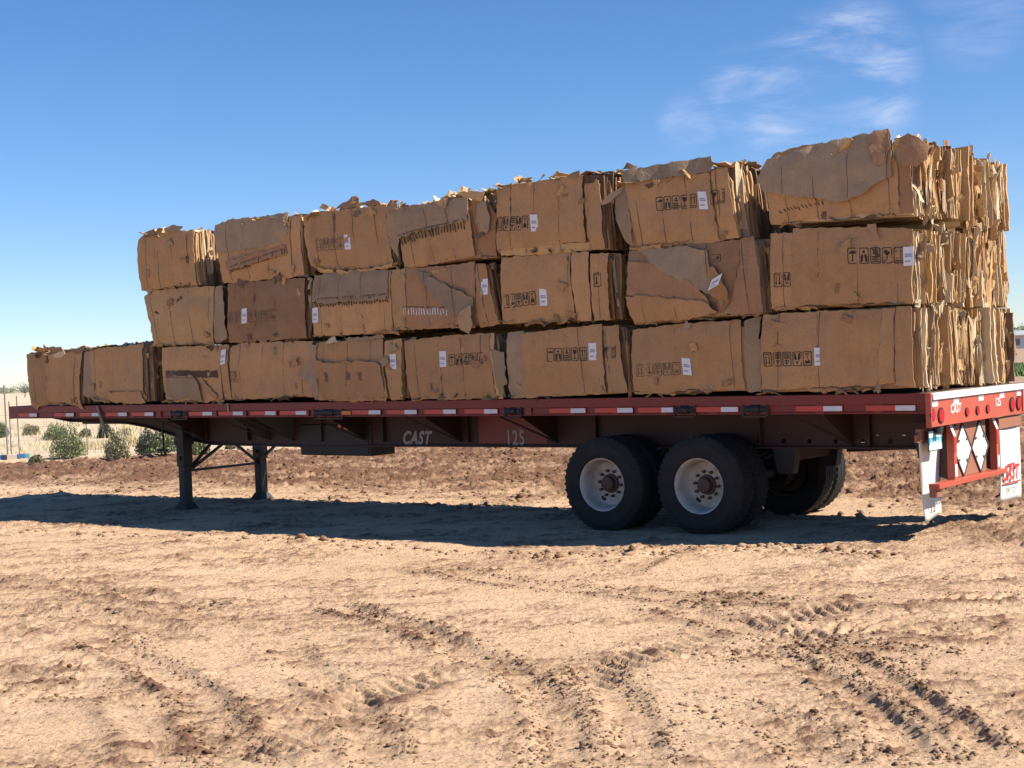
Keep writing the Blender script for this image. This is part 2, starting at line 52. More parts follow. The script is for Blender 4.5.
class MB:
    def __init__(s): s.v = []; s.f = []; s.m = []
    def add(s, vs, fs, m=0):
        n = len(s.v); s.v += [tuple(v) for v in vs]
        s.f += [tuple(i + n for i in f) for f in fs]; s.m += [m] * len(fs)
    def box(s, x0, x1, y0, y1, z0, z1, m=0, M=None):
        vs = [(x, y, z) for x in (x0, x1) for y in (y0, y1) for z in (z0, z1)]
        if M: vs = [M @ Vector(v) for v in vs]
        s.add(vs, [(0, 1, 3, 2), (4, 6, 7, 5), (0, 4, 5, 1), (2, 3, 7, 6), (0, 2, 6, 4), (1, 5, 7, 3)], m)
    def bbox(s, x0, x1, y0, y1, z0, z1, b=.006, m=0):
        # bevelled box: three crossing slabs' hull built as chamfered box
        vs = []; idx = {}
        xs = (x0, x1); ys = (y0, y1); zs = (z0, z1)
        for i in (0, 1):
            for j in (0, 1):
                for k in (0, 1):
                    sx, sy, sz = (b if i == 0 else -b), (b if j == 0 else -b), (b if k == 0 else -b)
                    idx[i, j, k] = len(vs)
                    vs += [(xs[i], ys[j] + sy, zs[k] + sz), (xs[i] + sx, ys[j], zs[k] + sz), (xs[i] + sx, ys[j] + sy, zs[k])]
        I = lambda i, j, k, a: idx[i, j, k] + a
        f = []
        for i in (0, 1): f.append((I(i,0,0,0), I(i,1,0,0), I(i,1,1,0), I(i,0,1,0)))
        for j in (0, 1): f.append((I(0,j,0,1), I(1,j,0,1), I(1,j,1,1), I(0,j,1,1)))
        for k in (0, 1): f.append((I(0,0,k,2), I(1,0,k,2), I(1,1,k,2), I(0,1,k,2)))
        for i in (0, 1):
            for j in (0, 1): f.append((I(i,j,0,0), I(i,j,1,0), I(i,j,1,1), I(i,j,0,1)))
        for i in (0, 1):
            for k in (0, 1): f.append((I(i,0,k,0), I(i,1,k,0), I(i,1,k,2), I(i,0,k,2)))
        for j in (0, 1):
            for k in (0, 1): f.append((I(0,j,k,1), I(1,j,k,1), I(1,j,k,2), I(0,j,k,2)))
        for i in (0, 1):
            for j in (0, 1):
                for k in (0, 1): f.append((I(i,j,k,0), I(i,j,k,1), I(i,j,k,2)))
        s.add(vs, f, m)
    def tube(s, pts, r, n=8, m=0, cap=True):
        pts = [Vector(p) for p in pts]; rs = r if isinstance(r, (list, tuple)) else [r] * len(pts)
        vs = []; up = None
        for i, p in enumerate(pts):
            d = (pts[min(i + 1, len(pts) - 1)] - pts[max(i - 1, 0)]).normalized()
            if up is None:
                up = d.orthogonal().normalized()
            up = (up - d * up.dot(d)).normalized(); sd = d.cross(up)
            for k in range(n):
                a = 2 * math.pi * k / n
                vs.append(p + (up * math.cos(a) + sd * math.sin(a)) * rs[i])
        fs = []
        for i in range(len(pts) - 1):
            for k in range(n):
                fs.append((i*n+k, i*n+(k+1)%n, (i+1)*n+(k+1)%n, (i+1)*n+k))
        if cap:
            fs.append(tuple(range(n))); fs.append(tuple((len(pts)-1)*n+k for k in reversed(range(n))))
        s.add(vs, fs, m)
    def bar(s, a, b, w, h, m=0, up=(0, 0, 1)):
        a = Vector(a); b = Vector(b); d = (b - a).normalized(); up = Vector(up)
        sd = d.cross(up)
        sd = d.orthogonal() if sd.length < 1e-3 else sd
        sd.normalize(); u2 = sd.cross(d)
        vs = [p + sd * (w/2*i) + u2 * (h/2*j) for p in (a, b) for i in (-1, 1) for j in (-1, 1)]
        s.add(vs, [(0, 1, 3, 2), (4, 6, 7, 5), (0, 4, 5, 1), (2, 3, 7, 6), (0, 2, 6, 4), (1, 5, 7, 3)], m)
    def prism(s, poly, axis, a, b, m=0):
        # poly in the two remaining axes, extruded along axis ('x','y','z') from a to b
        def mk(p, t):
            return {'x': (t, p[0], p[1]), 'y': (p[0], t, p[1]), 'z': (p[0], p[1], t)}[axis]
        n = len(poly)
        vs = [mk(p, a) for p in poly] + [mk(p, b) for p in poly]
        fs = [tuple(range(n)), tuple(reversed(range(n, 2*n)))] + [(i, i+n, (i+1) % n + n, (i+1) % n) for i in range(n)]
        s.add(vs, fs, m)
    def lathe(s, prof, cx, cz, n=40, m=0, y0=0., sgn=1, closed=False):
        # profile (r, y) turned about the y axis through (cx, cz)
        vs = []
        for r, y in prof:
            for k in range(n):
                a = 2*math.pi*k/n
                vs.append((cx + r*math.cos(a), y0 + sgn*y, cz + r*math.sin(a)))
        L = len(prof); fs = []
        for i in range(L if closed else L - 1):
            j = (i + 1) % L
            for k in range(n):
                fs.append((i*n+k, i*n+(k+1)%n, j*n+(k+1)%n, j*n+k))
        s.add(vs, fs, m)
    def build(s, name, mats, parent=None, smooth=False, M=None, origin=None):
        me = bpy.data.meshes.new(name)
        v = s.v
        if origin is not None: v = [(a-origin[0], b-origin[1], c-origin[2]) for a, b, c in v]
        me.from_pydata(v, [], s.f)
        if not isinstance(mats, (list, tuple)): mats = [mats]
        for m in mats: me.materials.append(m)
        if len(mats) > 1: me.polygons.foreach_set('material_index', s.m)
        if smooth: me.polygons.foreach_set('use_smooth', [True]*len(me.polygons))
        me.update()
        import bmesh
        bm = bmesh.new(); bm.from_mesh(me); bmesh.ops.recalc_face_normals(bm, faces=bm.faces); bm.to_mesh(me); bm.free()
        o = bpy.data.objects.new(name, me); COL.objects.link(o)
        if parent: o.parent = parent
        return o

def smooth_angle(o, deg=35):
    me = o.data
    me.polygons.foreach_set('use_smooth', [True]*len(me.polygons))
    me.update()
    lim = math.radians(deg)
    # sharp edges by face angle
    ef = {}
    for p in me.polygons:
        for k in p.edge_keys: ef.setdefault(k, []).append(p.normal)
    for e in me.edges:
        k = e.key
        n = ef.get(k, [])
        e.use_edge_sharp = len(n) != 2 or n[0].angle(n[1], 0) > lim
    return o

def text_obj(name, s, size, mat, parent, loc, X, Y, shear=0., bold=0., sx=1., thick=.002):
    cu = bpy.data.curves.new(name, 'FONT'); cu.body = s; cu.size = size; cu.shear = shear
    cu.offset = bold; cu.space_character = 1.12; cu.align_x = 'CENTER'; cu.align_y = 'CENTER'; cu.resolution_u = 3; cu.extrude = thick
    t = bpy.data.objects.new(name, cu); COL.objects.link(t)
    dg = bpy.context.evaluated_depsgraph_get(); dg.update()
    me = bpy.data.meshes.new_from_object(t.evaluated_get(dg))
    bpy.data.objects.remove(t); bpy.data.curves.remove(cu)
    X = Vector(X); Y = Vector(Y); Z = X.cross(Y)
    M = Matrix((X*sx, Y, Z)).transposed().to_4x4(); M.translation = Vector(loc)
    me.transform(M); me.materials.clear(); me.materials.append(mat); me.name = name
    o = bpy.data.objects.new(name, me); COL.objects.link(o); o.parent = parent
    return o

# ------------------------------------------------------------------ materials
def new_mat(name):
    m = bpy.data.materials.new(name); m.use_nodes = True
    nt = m.node_tree; b = nt.nodes['Principled BSDF']
    return m, nt, b
def N(nt, t, **kw):
    n = nt.nodes.new(t)
    for k, v in kw.items():
        if k.startswith('i_'): n.inputs[k[2:].replace('_', ' ')].default_value = v
        else: setattr(n, k, v)
    return n
def ramp(nt, stops, fac):
    r = nt.nodes.new('ShaderNodeValToRGB')
    while len(r.color_ramp.elements) < len(stops): r.color_ramp.elements.new(.5)
    for e, (p, c) in zip(r.color_ramp.elements, stops): e.position = p; e.color = (*c, 1) if len(c) == 3 else c
    nt.links.new(fac, r.inputs['Fac']); return r
def mixc(nt, fac, a, b, mode='MIX'):
    n = nt.nodes.new('ShaderNodeMix'); n.data_type = 'RGBA'; n.blend_type = mode
    for sck, v in ((n.inputs['Factor'], fac), (n.inputs['A'], a), (n.inputs['B'], b)):
        if hasattr(v, 'is_output') or isinstance(v, bpy.types.NodeSocket): nt.links.new(v, sck)
        else: sck.default_value = v if not isinstance(v, tuple) else ((*v, 1) if len(v) == 3 else v)
    return n.outputs['Result']

def paint(name, col, rough=.5, dirt=(.16, .11, .07), amount=.5, rust=None, metal=0., scale=4., bump=.15):
    m, nt, b = new_mat(name)
    tc = N(nt, 'ShaderNodeTexCoord')
    n1 = N(nt, 'ShaderNodeTexNoise', i_Scale=scale, i_Detail=8., i_Roughness=.65); nt.links.new(tc.outputs['Object'], n1.inputs['Vector'])
    r1 = ramp(nt, [(.42, (0, 0, 0)), (.75, (1, 1, 1))], n1.outputs['Fac'])
    mp = N(nt, 'ShaderNodeMath', operation='MULTIPLY'); mp.inputs[1].default_value = amount
    nt.links.new(r1.outputs['Color'], mp.inputs[0])
    c = mixc(nt, mp.outputs[0], col, dirt)
    n2 = N(nt, 'ShaderNodeTexNoise', i_Scale=scale*7, i_Detail=6., i_Roughness=.7); nt.links.new(tc.outputs['Object'], n2.inputs['Vector'])
    if rust:
        r2 = ramp(nt, [(.6, (0, 0, 0)), (.68, (1, 1, 1))], n2.outputs['Fac'])
        c = mixc(nt, r2.outputs['Color'], c, rust)
    nt.links.new(c, b.inputs['Base Color'])
    b.inputs['Roughness'].default_value = rough; b.inputs['Metallic'].default_value = metal
    bp_ = N(nt, 'ShaderNodeBump', i_Strength=bump, i_Distance=.004); nt.links.new(n2.outputs['Fac'], bp_.inputs['Height']); nt.links.new(bp_.outputs[0], b.inputs['Normal'])
    return m

def cardboard(name, col, col2, stain=(.15, .10, .062), stain_amt=.3, printed=False):
    m, nt, b = new_mat(name)
    tc = N(nt, 'ShaderNodeTexCoord'); oi = N(nt, 'ShaderNodeObjectInfo')
    off = N(nt, 'ShaderNodeVectorMath', operation='SCALE'); off.inputs['Scale'].default_value = 37.
    cmb = N(nt, 'ShaderNodeCombineXYZ'); nt.links.new(oi.outputs['Random'], cmb.inputs[0]); nt.links.new(oi.outputs['Random'], cmb.inputs[2])
    nt.links.new(cmb.outputs[0], off.inputs[0])
    ad = N(nt, 'ShaderNodeVectorMath', operation='ADD'); nt.links.new(tc.outputs['Object'], ad.inputs[0]); nt.links.new(off.outputs[0], ad.inputs[1])
    v = ad.outputs[0]
    def nz(scale, det, rg=.6, sc=None):
        n = N(nt, 'ShaderNodeTexNoise', i_Scale=scale, i_Detail=det, i_Roughness=rg)
        if sc:
            mp = N(nt, 'ShaderNodeMapping'); mp.inputs['Scale'].default_value = sc; nt.links.new(v, mp.inputs[0]); nt.links.new(mp.outputs[0], n.inputs['Vector'])
        else: nt.links.new(v, n.inputs['Vector'])
        return n.outputs['Fac']
    big = nz(1.7, 3); mid = nz(5., 6, .65); fine = nz(60., 4); vert = nz(1., 3, .6, (22, 22, 1.2)); spot = nz(11., 5, .6)
    c = mixc(nt, ramp(nt, [(.3, (0, 0, 0)), (.7, (1, 1, 1))], big).outputs[0], col, col2)
    # per-object tone
    hv = N(nt, 'ShaderNodeHueSaturation'); nt.links.new(c, hv.inputs['Color'])
    mr = N(nt, 'ShaderNodeMapRange'); mr.inputs['To Min'].default_value = .82; mr.inputs['To Max'].default_value = 1.14; nt.links.new(oi.outputs['Random'], mr.inputs['Value'])
    nt.links.new(mr.outputs[0], hv.inputs['Value']); c = hv.outputs[0]
    st = N(nt, 'ShaderNodeMath', operation='MULTIPLY'); st.inputs[1].default_value = stain_amt
    nt.links.new(ramp(nt, [(.5, (0, 0, 0)), (.8, (1, 1, 1))], mid).outputs[0], st.inputs[0])
    c = mixc(nt, st.outputs[0], c, stain)
    du = N(nt, 'ShaderNodeMath', operation='MULTIPLY'); du.inputs[1].default_value = .38
    nt.links.new(ramp(nt, [(.48, (0, 0, 0)), (.66, (1, 1, 1))], nz(2.6, 7, .62, (1, 1, 1.3))).outputs[0], du.inputs[0])
    c = mixc(nt, du.outputs[0], c, (.37, .27, .18))
    sc_ = N(nt, 'ShaderNodeMath', operation='MULTIPLY'); sc_.inputs[1].default_value = .35
    nt.links.new(ramp(nt, [(.70, (0, 0, 0)), (.73, (1, 1, 1))], nz(9., 8, .7, (1, 1, 2.2))).outputs[0], sc_.inputs[0])
    c = mixc(nt, sc_.outputs[0], c, tuple(min(.8, x*1.35) for x in col))
    sp = N(nt, 'ShaderNodeMath', operation='MULTIPLY'); sp.inputs[1].default_value = .4
    nt.links.new(ramp(nt, [(.68, (0, 0, 0)), (.74, (1, 1, 1))], spot).outputs[0], sp.inputs[0])
    c = mixc(nt, sp.outputs[0], c, stain)
    vv = N(nt, 'ShaderNodeMath', operation='MULTIPLY'); vv.inputs[1].default_value = .22
    nt.links.new(ramp(nt, [(.45, (0, 0, 0)), (.7, (1, 1, 1))], vert).outputs[0], vv.inputs[0])
    c = mixc(nt, vv.outputs[0], c, tuple(x*.62 for x in col))
    c = mixc(nt, .35, c, mixc(nt, ramp(nt, [(.35, (.6, .6, .6)), (.65, (1, 1, 1))], fine).outputs[0], (.0, .0, .0), c, 'MIX'))
    nt.links.new(c, b.inputs['Base Color'])
    b.inputs['Roughness'].default_value = .82
    b.inputs['Specular IOR Level'].default_value = .25
    # corrugation + wrinkle bump
    hs = N(nt, 'ShaderNodeMath', operation='MULTIPLY_ADD'); hs.inputs[1].default_value = .35
    nt.links.new(vert, hs.inputs[0]); nt.links.new(mid, hs.inputs[2])
    h2 = N(nt, 'ShaderNodeMath', operation='MULTIPLY_ADD'); h2.inputs[1].default_value = .12
    nt.links.new(fine, h2.inputs[0]); nt.links.new(hs.outputs[0], h2.inputs[2])
    bp_ = N(nt, 'ShaderNodeBump', i_Strength=.7, i_Distance=.022); nt.links.new(h2.outputs[0], bp_.inputs['Height']); nt.links.new(bp_.outputs[0], b.inputs['Normal'])
    return m

CB = {
 'K': cardboard('kraft cardboard', (.56, .33, .158), (.49, .28, .13)),
 'B': cardboard('brown cardboard', (.42, .24, .125), (.36, .205, .11)),
 'L': cardboard('light cardboard', (.62, .40, .19), (.53, .32, .145), stain_amt=.3),
 'G': cardboard('weathered grey cardboard', (.43, .315, .20), (.38, .265, .165), stain_amt=.35),
 'O': cardboard('orange kraft cardboard', (.45, .22, .085), (.38, .19, .08)),
 'D': cardboard('damp dark cardboard', (.17, .10, .06), (.11, .07, .045)),
 'W': cardboard('pale liner board', (.74, .60, .40), (.66, .50, .31), stain_amt=.2),
}
CBL = [CB[k] for k in 'KBLGODW']; CBI = {k: i for i, k in enumerate('KBLGODW')}
INK = paint('black carton print', (.035, .028, .022), .8, amount=.1, bump=0.)
INKF = paint('faded carton print', (.16, .10, .06), .8, amount=.2, bump=0.)
LABEL = paint('white paper label', (.74, .74, .78), .6, amount=.06, bump=0.)
LINK = paint('blue grey label print', (.30, .33, .48), .7, amount=.1, bump=0.)
WIRE = paint('dull baling wire', (.10, .085, .075), .5, amount=.4, metal=.6)
RED = paint('shaded red trailer paint', (.19, .015, .012), .5, dirt=(.08, .026, .018), amount=.6, rust=(.14, .07, .045), scale=2.5)  # dark copy of the trailer red; shade on its sides coloured in
REDLIT = paint('sunlit red tail paint', (.44, .085, .05), .4, dirt=(.42, .11, .06), amount=.35, rust=(.30, .10, .06), scale=5)  # bright copy of the trailer red; sunlight on the tail coloured in
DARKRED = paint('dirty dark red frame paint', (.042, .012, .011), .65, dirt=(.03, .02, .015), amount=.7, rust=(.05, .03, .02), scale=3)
GUSSET = paint('dusty grey gusset', (.09, .07, .06), .8, amount=.5)
BLACK = paint('black chassis paint', (.012, .011, .011), .6, dirt=(.035, .028, .02), amount=.5)
RUST = paint('rusted bracket steel', (.30, .12, .07), .75, dirt=(.20, .10, .06), amount=.6, rust=(.16, .08, .05))
WOOD = paint('weathered deck boards', (.16, .10, .07), .85, amount=.6, scale=6)
TIRE = paint('tyre rubber', (.011, .011, .012), .85, dirt=(.032, .027, .024), amount=.5, scale=5, bump=.3)
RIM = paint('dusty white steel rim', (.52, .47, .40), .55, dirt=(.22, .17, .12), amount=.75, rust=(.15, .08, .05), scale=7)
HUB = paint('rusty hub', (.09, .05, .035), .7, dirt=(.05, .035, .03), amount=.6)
WHITE = paint('white flap vinyl', (.72, .71, .64), .45, dirt=(.5, .42, .3), amount=.3)
PLACARD = paint('white placard board', (.72, .73, .68), .5, dirt=(.4, .32, .22), amount=.4, rust=(.2, .1, .06), scale=8)
TAPEW = paint('silver white reflective tape', (.62, .63, .68), .3, amount=.15, bump=0.)
TAPER = paint('red reflective tape', (.50, .035, .03), .3, amount=.25, bump=0.)
LENS = paint('red lamp lens', (.42, .012, .03), .18, amount=.1, bump=0.)
AMBER = paint('amber lamp lens', (.55, .16, .03), .25, amount=.1, bump=0.)
BANDW = paint('silver painted edge', (.80, .77, .74), .4, dirt=(.55, .45, .38), amount=.3)
LETTER = paint('worn white lettering', (.34, .32, .31), .6, dirt=(.12, .05, .04), amount=.4, scale=9)
LETTERW = paint('white decal lettering', (.78, .76, .74), .5, amount=.15)
LETTERR = paint('red decal lettering', (.62, .03, .035), .5, amount=.2)
LETTERG = paint('faded grey lettering', (.5, .52, .5), .6, amount=.2)
PLSKY = paint('plate pale blue', (.55, .72, .80), .35, amount=.1)
PLTEAL = paint('plate teal', (.05, .33, .42), .35, amount=.1)
STRAP = paint('tan web strap', (.36, .26, .17), .85, amount=.4)

# ------------------------------------------------------------------ ground
G_TRK = TRACKS
def vnoise(x, y, seed=0):
    xi = np.floor(x).astype(np.int64); yi = np.floor(y).astype(np.int64)
    xf = x - xi; yf = y - yi
    u = xf*xf*xf*(xf*(xf*6-15)+10); v = yf*yf*yf*(yf*(yf*6-15)+10)
    def h(a, b):
        n = (a * 374761393 + b * 668265263 + seed * 1442695041) & 0xffffffff
        n = ((n ^ (n >> 13)) * 1274126177) & 0xffffffff
        n = (n ^ (n >> 16)) & 0xffffffff
        return n / 4294967295.
    return (h(xi, yi)*(1-u)*(1-v) + h(xi+1, yi)*u*(1-v) + h(xi, yi+1)*(1-u)*v + h(xi+1, yi+1)*u*v)*2-1
def fbm(x, y, octs=5, seed=0, gain=.5, ridged=False):
    s = np.zeros_like(x); a = 1.; t = 0.
    for o in range(octs):
        n = vnoise(x, y, seed + o)
        if ridged: n = 1 - 2*np.abs(n)
        s += a*n; t += a; a *= gain; c, d = math.cos(.6), math.sin(.6)
        x, y = (x*c - y*d)*2.03 + 7.1, (x*d + y*c)*2.03 - 3.7
    return s/t
def poly_dist(x, y, pts):
    # smooth the polyline a little, return distance, arclength, side
    P = np.array(pts, float)
    for _ in range(2):
        Q = [P[0]]
        for a, b in zip(P[:-1], P[1:]): Q += [a*.75+b*.25, a*.25+b*.75]
        Q.append(P[-1]); P = np.array(Q)
    best = np.full(x.shape, 1e9); arc = np.zeros_like(x); side = np.zeros_like(x); acc = 0.
    for a, b in zip(P[:-1], P[1:]):
        d = b - a; L = math.hypot(*d)
        if L < 1e-6: continue
        t = np.clip(((x-a[0])*d[0] + (y-a[1])*d[1])/L/L, 0, 1)
        px, py = a[0]+t*d[0]-x, a[1]+t*d[1]-y
        D = np.hypot(px, py); k = D < best
        best = np.where(k, D, best); arc = np.where(k, acc+t*L, arc)
        side = np.where(k, np.sign((x-a[0])*d[1]-(y-a[1])*d[0]), side); acc += L
    return best, arc, side, acc
def smooth(a, b, x):
    t = np.clip((x-a)/(b-a), 0, 1); return t*t*(3-2*t)

def ground_height(X, Y):
    D = np.hypot(X, Y)
    # trailer frame coordinates
    U = (X-OX)*FWD.x + (Y-OY)*FWD.y; W = -((X-OX)*NEAR.x + (Y-OY)*NEAR.y)
    h = np.zeros_like(X); damp = np.zeros_like(X)
    near = D < 75
    x, y, d, u, w = X[near], Y[near], D[near], U[near], W[near]
    rough_m = smooth(-.15, .35, fbm(x*.55+3, y*.4, 3, 11))
    behind = smooth(2.2, 5.0, w + .6*fbm(x*.5, y*.5, 2, 5)) * (1 - smooth(36, 40, y))
    rear = smooth(1.0, -1.2, u)*smooth(-.6, .8, w)*(1 - smooth(30, 44, y))
    churn = np.clip(np.maximum(behind, rear), 0, 1)
    med = fbm(x*1.1, y*1.1, 4, 21)*.022
    # smeared mud streaks: long across the view
    st = fbm(x*1.3, y*4.2, 4, 31, .6)
    st2 = fbm(x*2.8+5, y*9., 3, 37, .6)
    clod = np.maximum(fbm(x*7, y*9, 4, 41, .62), 0)
    clod2 = np.maximum(fbm(x*16, y*20, 3, 47, .6)-.08, 0)
    hh = med + fbm(x*.25, y*.25, 2, 3)*.03*smooth(1.5, 4, w)
    amp = .25 + .75*rough_m
    rdg = np.maximum(fbm(x*5, y*8, 4, 101, .62, True)-.05, 0); rdg2 = np.maximum(fbm(x*13, y*19, 3, 107, .62, True)-.05, 0)
    pt = smooth(-.12, .2, fbm(x*1.3, y*2.4, 4, 111, .6))
    hh += (st*.014 + st2*.011)*amp + clod*.022*amp + clod2*.032*amp + rdg*.020*amp*pt + rdg2*.015*(.35+.65*pt)
    hh += churn*(st*.06 + st2*.035 + np.maximum(fbm(x*5, y*7, 4, 51, .65), -.1)*.11 + clod2*.06 + rdg*.06)
    cr = smooth(.0, .07, fbm(x*4.5, y*8.5, 5, 121, .62)-.08)*pt; cr2 = smooth(.0, .1, fbm(x*11, y*18, 4, 127, .62)-.16)*(.3+.7*pt)
    hh += cr*.008 + cr2*.010
    dmp = churn*(.62 + .5*smooth(-.3, .3, fbm(x*.8, y*2.2, 4, 61))) + .42*(.2+.8*rough_m)*(1-churn)*smooth(.0, .45, fbm(x*2.2, y*3.8, 5, 63, .65)) + .5*rdg2*pt + .2*pt*smooth(.0, .4, fbm(x*4, y*7, 4, 117, .65)) + .12*cr + .45*cr2
    # wheel tracks in the yard
    for pts, hw, dep, lug in G_TRK:
        q = (x > min(p[0] for p in pts)-1) & (x < max(p[0] for p in pts)+1) & (y > min(p[1] for p in pts)-1) & (y < max(p[1] for p in pts)+1)
        if not q.any(): continue
        xx, yy = x[q], y[q]
        xw = xx + .05*fbm(xx*2, yy*2, 2, 71); yw = yy + .05*fbm(xx*2, yy*2, 2, 73)
        ds, ar, sd, L = poly_dist(xw, yw, pts)
        ends = smooth(0, .4, ar)*smooth(L, L-.4, ar)
        gate = smooth(-.35, .15, fbm(xx*1.3, yy*1.3, 2, 77))
        tr = np.exp(-(ds/hw)**4)
        rg = np.exp(-((ds-hw*1.35)/(hw*.42))**2)*np.where(sd > 0, 1., .55)
        ch = np.clip(fbm(xx*9, yy*9, 4, 79, .65)+.15, 0, 1)
        dz = -dep*.75*tr + rg*(dep*.4 + dep*.8*ch)*gate
        if lug: dz += tr*(.015+.007*ch)*np.clip(np.sin(ar*2*math.pi/.12 + 4*ds/hw*np.sign(sd) + 1.5*fbm(xx*3, yy*3, 2, 85))*1.6, -1, 1)*smooth(-.35, .1, fbm(xx*1.5, yy*1.5, 2, 83))
        hh[q] += dz*ends
        dm = dmp[q]; dm += ends*(.9*rg*gate*(.3+ch) + .22*tr*(.3+ch)); dmp[q] = dm
    ds, ar, sd, L = poly_dist(x, y + .10*fbm(x*1.5, y*1.5, 3, 91), BERM)
    gate = smooth(-.2, .25, fbm(x*.9, y*.9, 2, 93))
    hh += np.exp(-(ds/.22)**2)*(.015 + .085*np.clip(fbm(x*4, y*4, 4, 95, .6)+.1, 0, 1))*(.35+.65*gate)
    # packed, flat ground under the wheels
    pack = smooth(1.6, .8, np.abs(u-3.2))*smooth(.9, .35, np.abs(np.abs(w-1.22)-.95))
    hh = hh*(1-.85*pack)
    hh *= 1-.8*smooth(46, 74, d)
    dmp *= 1-smooth(.0, 1., smooth(36, 39, y + 1.2*fbm(x*.4, y*.4, 2, 97)))*smooth(2, -2, x)
    h[near] = hh; damp[near] = np.clip(dmp, 0, 1)
    return h, damp

def build_ground():
    ang = np.concatenate([np.linspace(-180, -26, 70)[:-1], np.linspace(-26, 24, 640), np.linspace(24, 180, 70)[1:]])
    ang = np.radians(ang[:-1])                  # measured clockwise from +Y
    r = np.concatenate([np.linspace(.4, 5.2, 14)[:-1], np.geomspace(5.2, 34, 640), np.geomspace(34, 90, 120)[1:], np.geomspace(90, 6000, 60)[1:]])
    A, RR = np.meshgrid(ang, r)
    X = np.sin(A)*RR; Y = np.cos(A)*RR
    H, Dm = ground_height(X, Y)
    nr, na = X.shape
    co = np.stack([X, Y, H], -1).reshape(-1, 3)
    co = np.vstack([co, [[0, 0, 0]]])
    i = np.arange(nr-1)[:, None]*na; j = np.arange(na)[None, :]; j2 = (j+1) % na
    quads = np.stack([i+j, i+na+j, i+na+j2, i+j2], -1).reshape(-1, 4)
    tris = np.stack([np.full(na, nr*na), np.arange(na), (np.arange(na)+1) % na], -1)
    me = bpy.data.meshes.new('ground')
    me.vertices.add(len(co)); me.vertices.foreach_set('co', co.ravel())
    nl = quads.size + tris.size
    me.loops.add(nl); me.loops.foreach_set('vertex_index', np.concatenate([quads.ravel(), tris.ravel()]))
    me.polygons.add(len(quads)+len(tris))
    ls = np.concatenate([np.arange(len(quads))*4, len(quads)*4+np.arange(len(tris))*3])
    me.polygons.foreach_set('loop_start', ls)
    me.polygons.foreach_set('use_smooth', np.ones(len(ls), bool))
    me.update(calc_edges=True)
    at = me.attributes.new('damp', 'FLOAT', 'POINT')
    at.data.foreach_set('value', np.append(Dm.ravel(), 0).astype(np.float32))
    o = bpy.data.objects.new('ground', me); COL.objects.link(o)
    tag(o, kind='structure')
    # material
    m, nt, b = new_mat('sandy yard soil')
    tc = N(nt, 'ShaderNodeTexCoord'); ob = tc.outputs['Object']
    def nz(s, d, rg=.6, sc=None):
        n = N(nt, 'ShaderNodeTexNoise', i_Scale=s, i_Detail=d, i_Roughness=rg)
        if sc:
            mp = N(nt, 'ShaderNodeMapping'); mp.inputs['Scale'].default_value = sc; nt.links.new(ob, mp.inputs[0]); nt.links.new(mp.outputs[0], n.inputs['Vector'])
        else: nt.links.new(ob, n.inputs['Vector'])
        return n.outputs['Fac']
    c = mixc(nt, ramp(nt, [(.35, (0, 0, 0)), (.65, (1, 1, 1))], nz(.5, 5, .6)).outputs[0], SOIL[0], SOIL[1])
    c = mixc(nt, ramp(nt, [(.5, (0, 0, 0)), (.72, (.55, .55, .55))], nz(3.2, 8, .7, (1, 1.6, 1))).outputs[0], c, SOIL[2])
    a = N(nt, 'ShaderNodeAttribute'); a.attribute_name = 'damp'
    dj = N(nt, 'ShaderNodeMath', operation='MULTIPLY_ADD'); dj.inputs[1].default_value = .5; dj.inputs[2].default_value = -.25; nt.links.new(nz(6, 6, .7), dj.inputs[0])
    dd = N(nt, 'ShaderNodeMath', operation='ADD', use_clamp=True); nt.links.new(a.outputs['Fac'], dd.inputs[0]); nt.links.new(dj.outputs[0], dd.inputs[1])
    c = mixc(nt, dd.outputs[0], c, SOIL[3])
    fl = ramp(nt, [(.60, (0, 0, 0)), (.66, (1, 1, 1))], nz(9, 7, .68, (1, 2.1, 1)))
    fm_ = N(nt, 'ShaderNodeMath', operation='MULTIPLY'); fm_.inputs[1].default_value = .42; nt.links.new(fl.outputs[0], fm_.inputs[0]); c = mixc(nt, fm_.outputs[0], c, SOIL[3])
    # far fields
    sep = N(nt, 'ShaderNodeSeparateXYZ'); nt.links.new(ob, sep.inputs[0])
    def mrng(sock, a0, a1):
        q = N(nt, 'ShaderNodeMapRange'); q.inputs['From Min'].default_value = a0; q.inputs['From Max'].default_value = a1; nt.links.new(sock, q.inputs['Value']); return q.outputs[0]
    wob = N(nt, 'ShaderNodeMath', operation='MULTIPLY_ADD'); wob.inputs[1].default_value = 5.; nt.links.new(nz(.25, 4), wob.inputs[0]); nt.links.new(sep.outputs['Y'], wob.inputs[2])
    pale = mixc(nt, nz(.12, 5, .6, (1, .5, 1)), SOIL[4], SOIL[5])
    c = mixc(nt, mrng(wob.outputs[0], 39.5, 42.), c, pale)
    fm = N(nt, 'ShaderNodeMath', operation='MULTIPLY'); nt.links.new(mrng(sep.outputs['X'], 5, 14), fm.inputs[0]); nt.links.new(mrng(sep.outputs['Y'], 38, 46), fm.inputs[1])
    c = mixc(nt, fm.outputs[0], c, mixc(nt, nz(.08, 4, .6, (.3, 2, 1)), SOIL[6], SOIL[7]))
    nt.links.new(c, b.inputs['Base Color']); b.inputs['Roughness'].default_value = .95; b.inputs['Specular IOR Level'].default_value = .1
    hb = N(nt, 'ShaderNodeMath', operation='ADD'); nt.links.new(nz(28, 8, .72), hb.inputs[0])
    vo = N(nt, 'ShaderNodeTexVoronoi', i_Scale=34.); nt.links.new(ob, vo.inputs['Vector'])
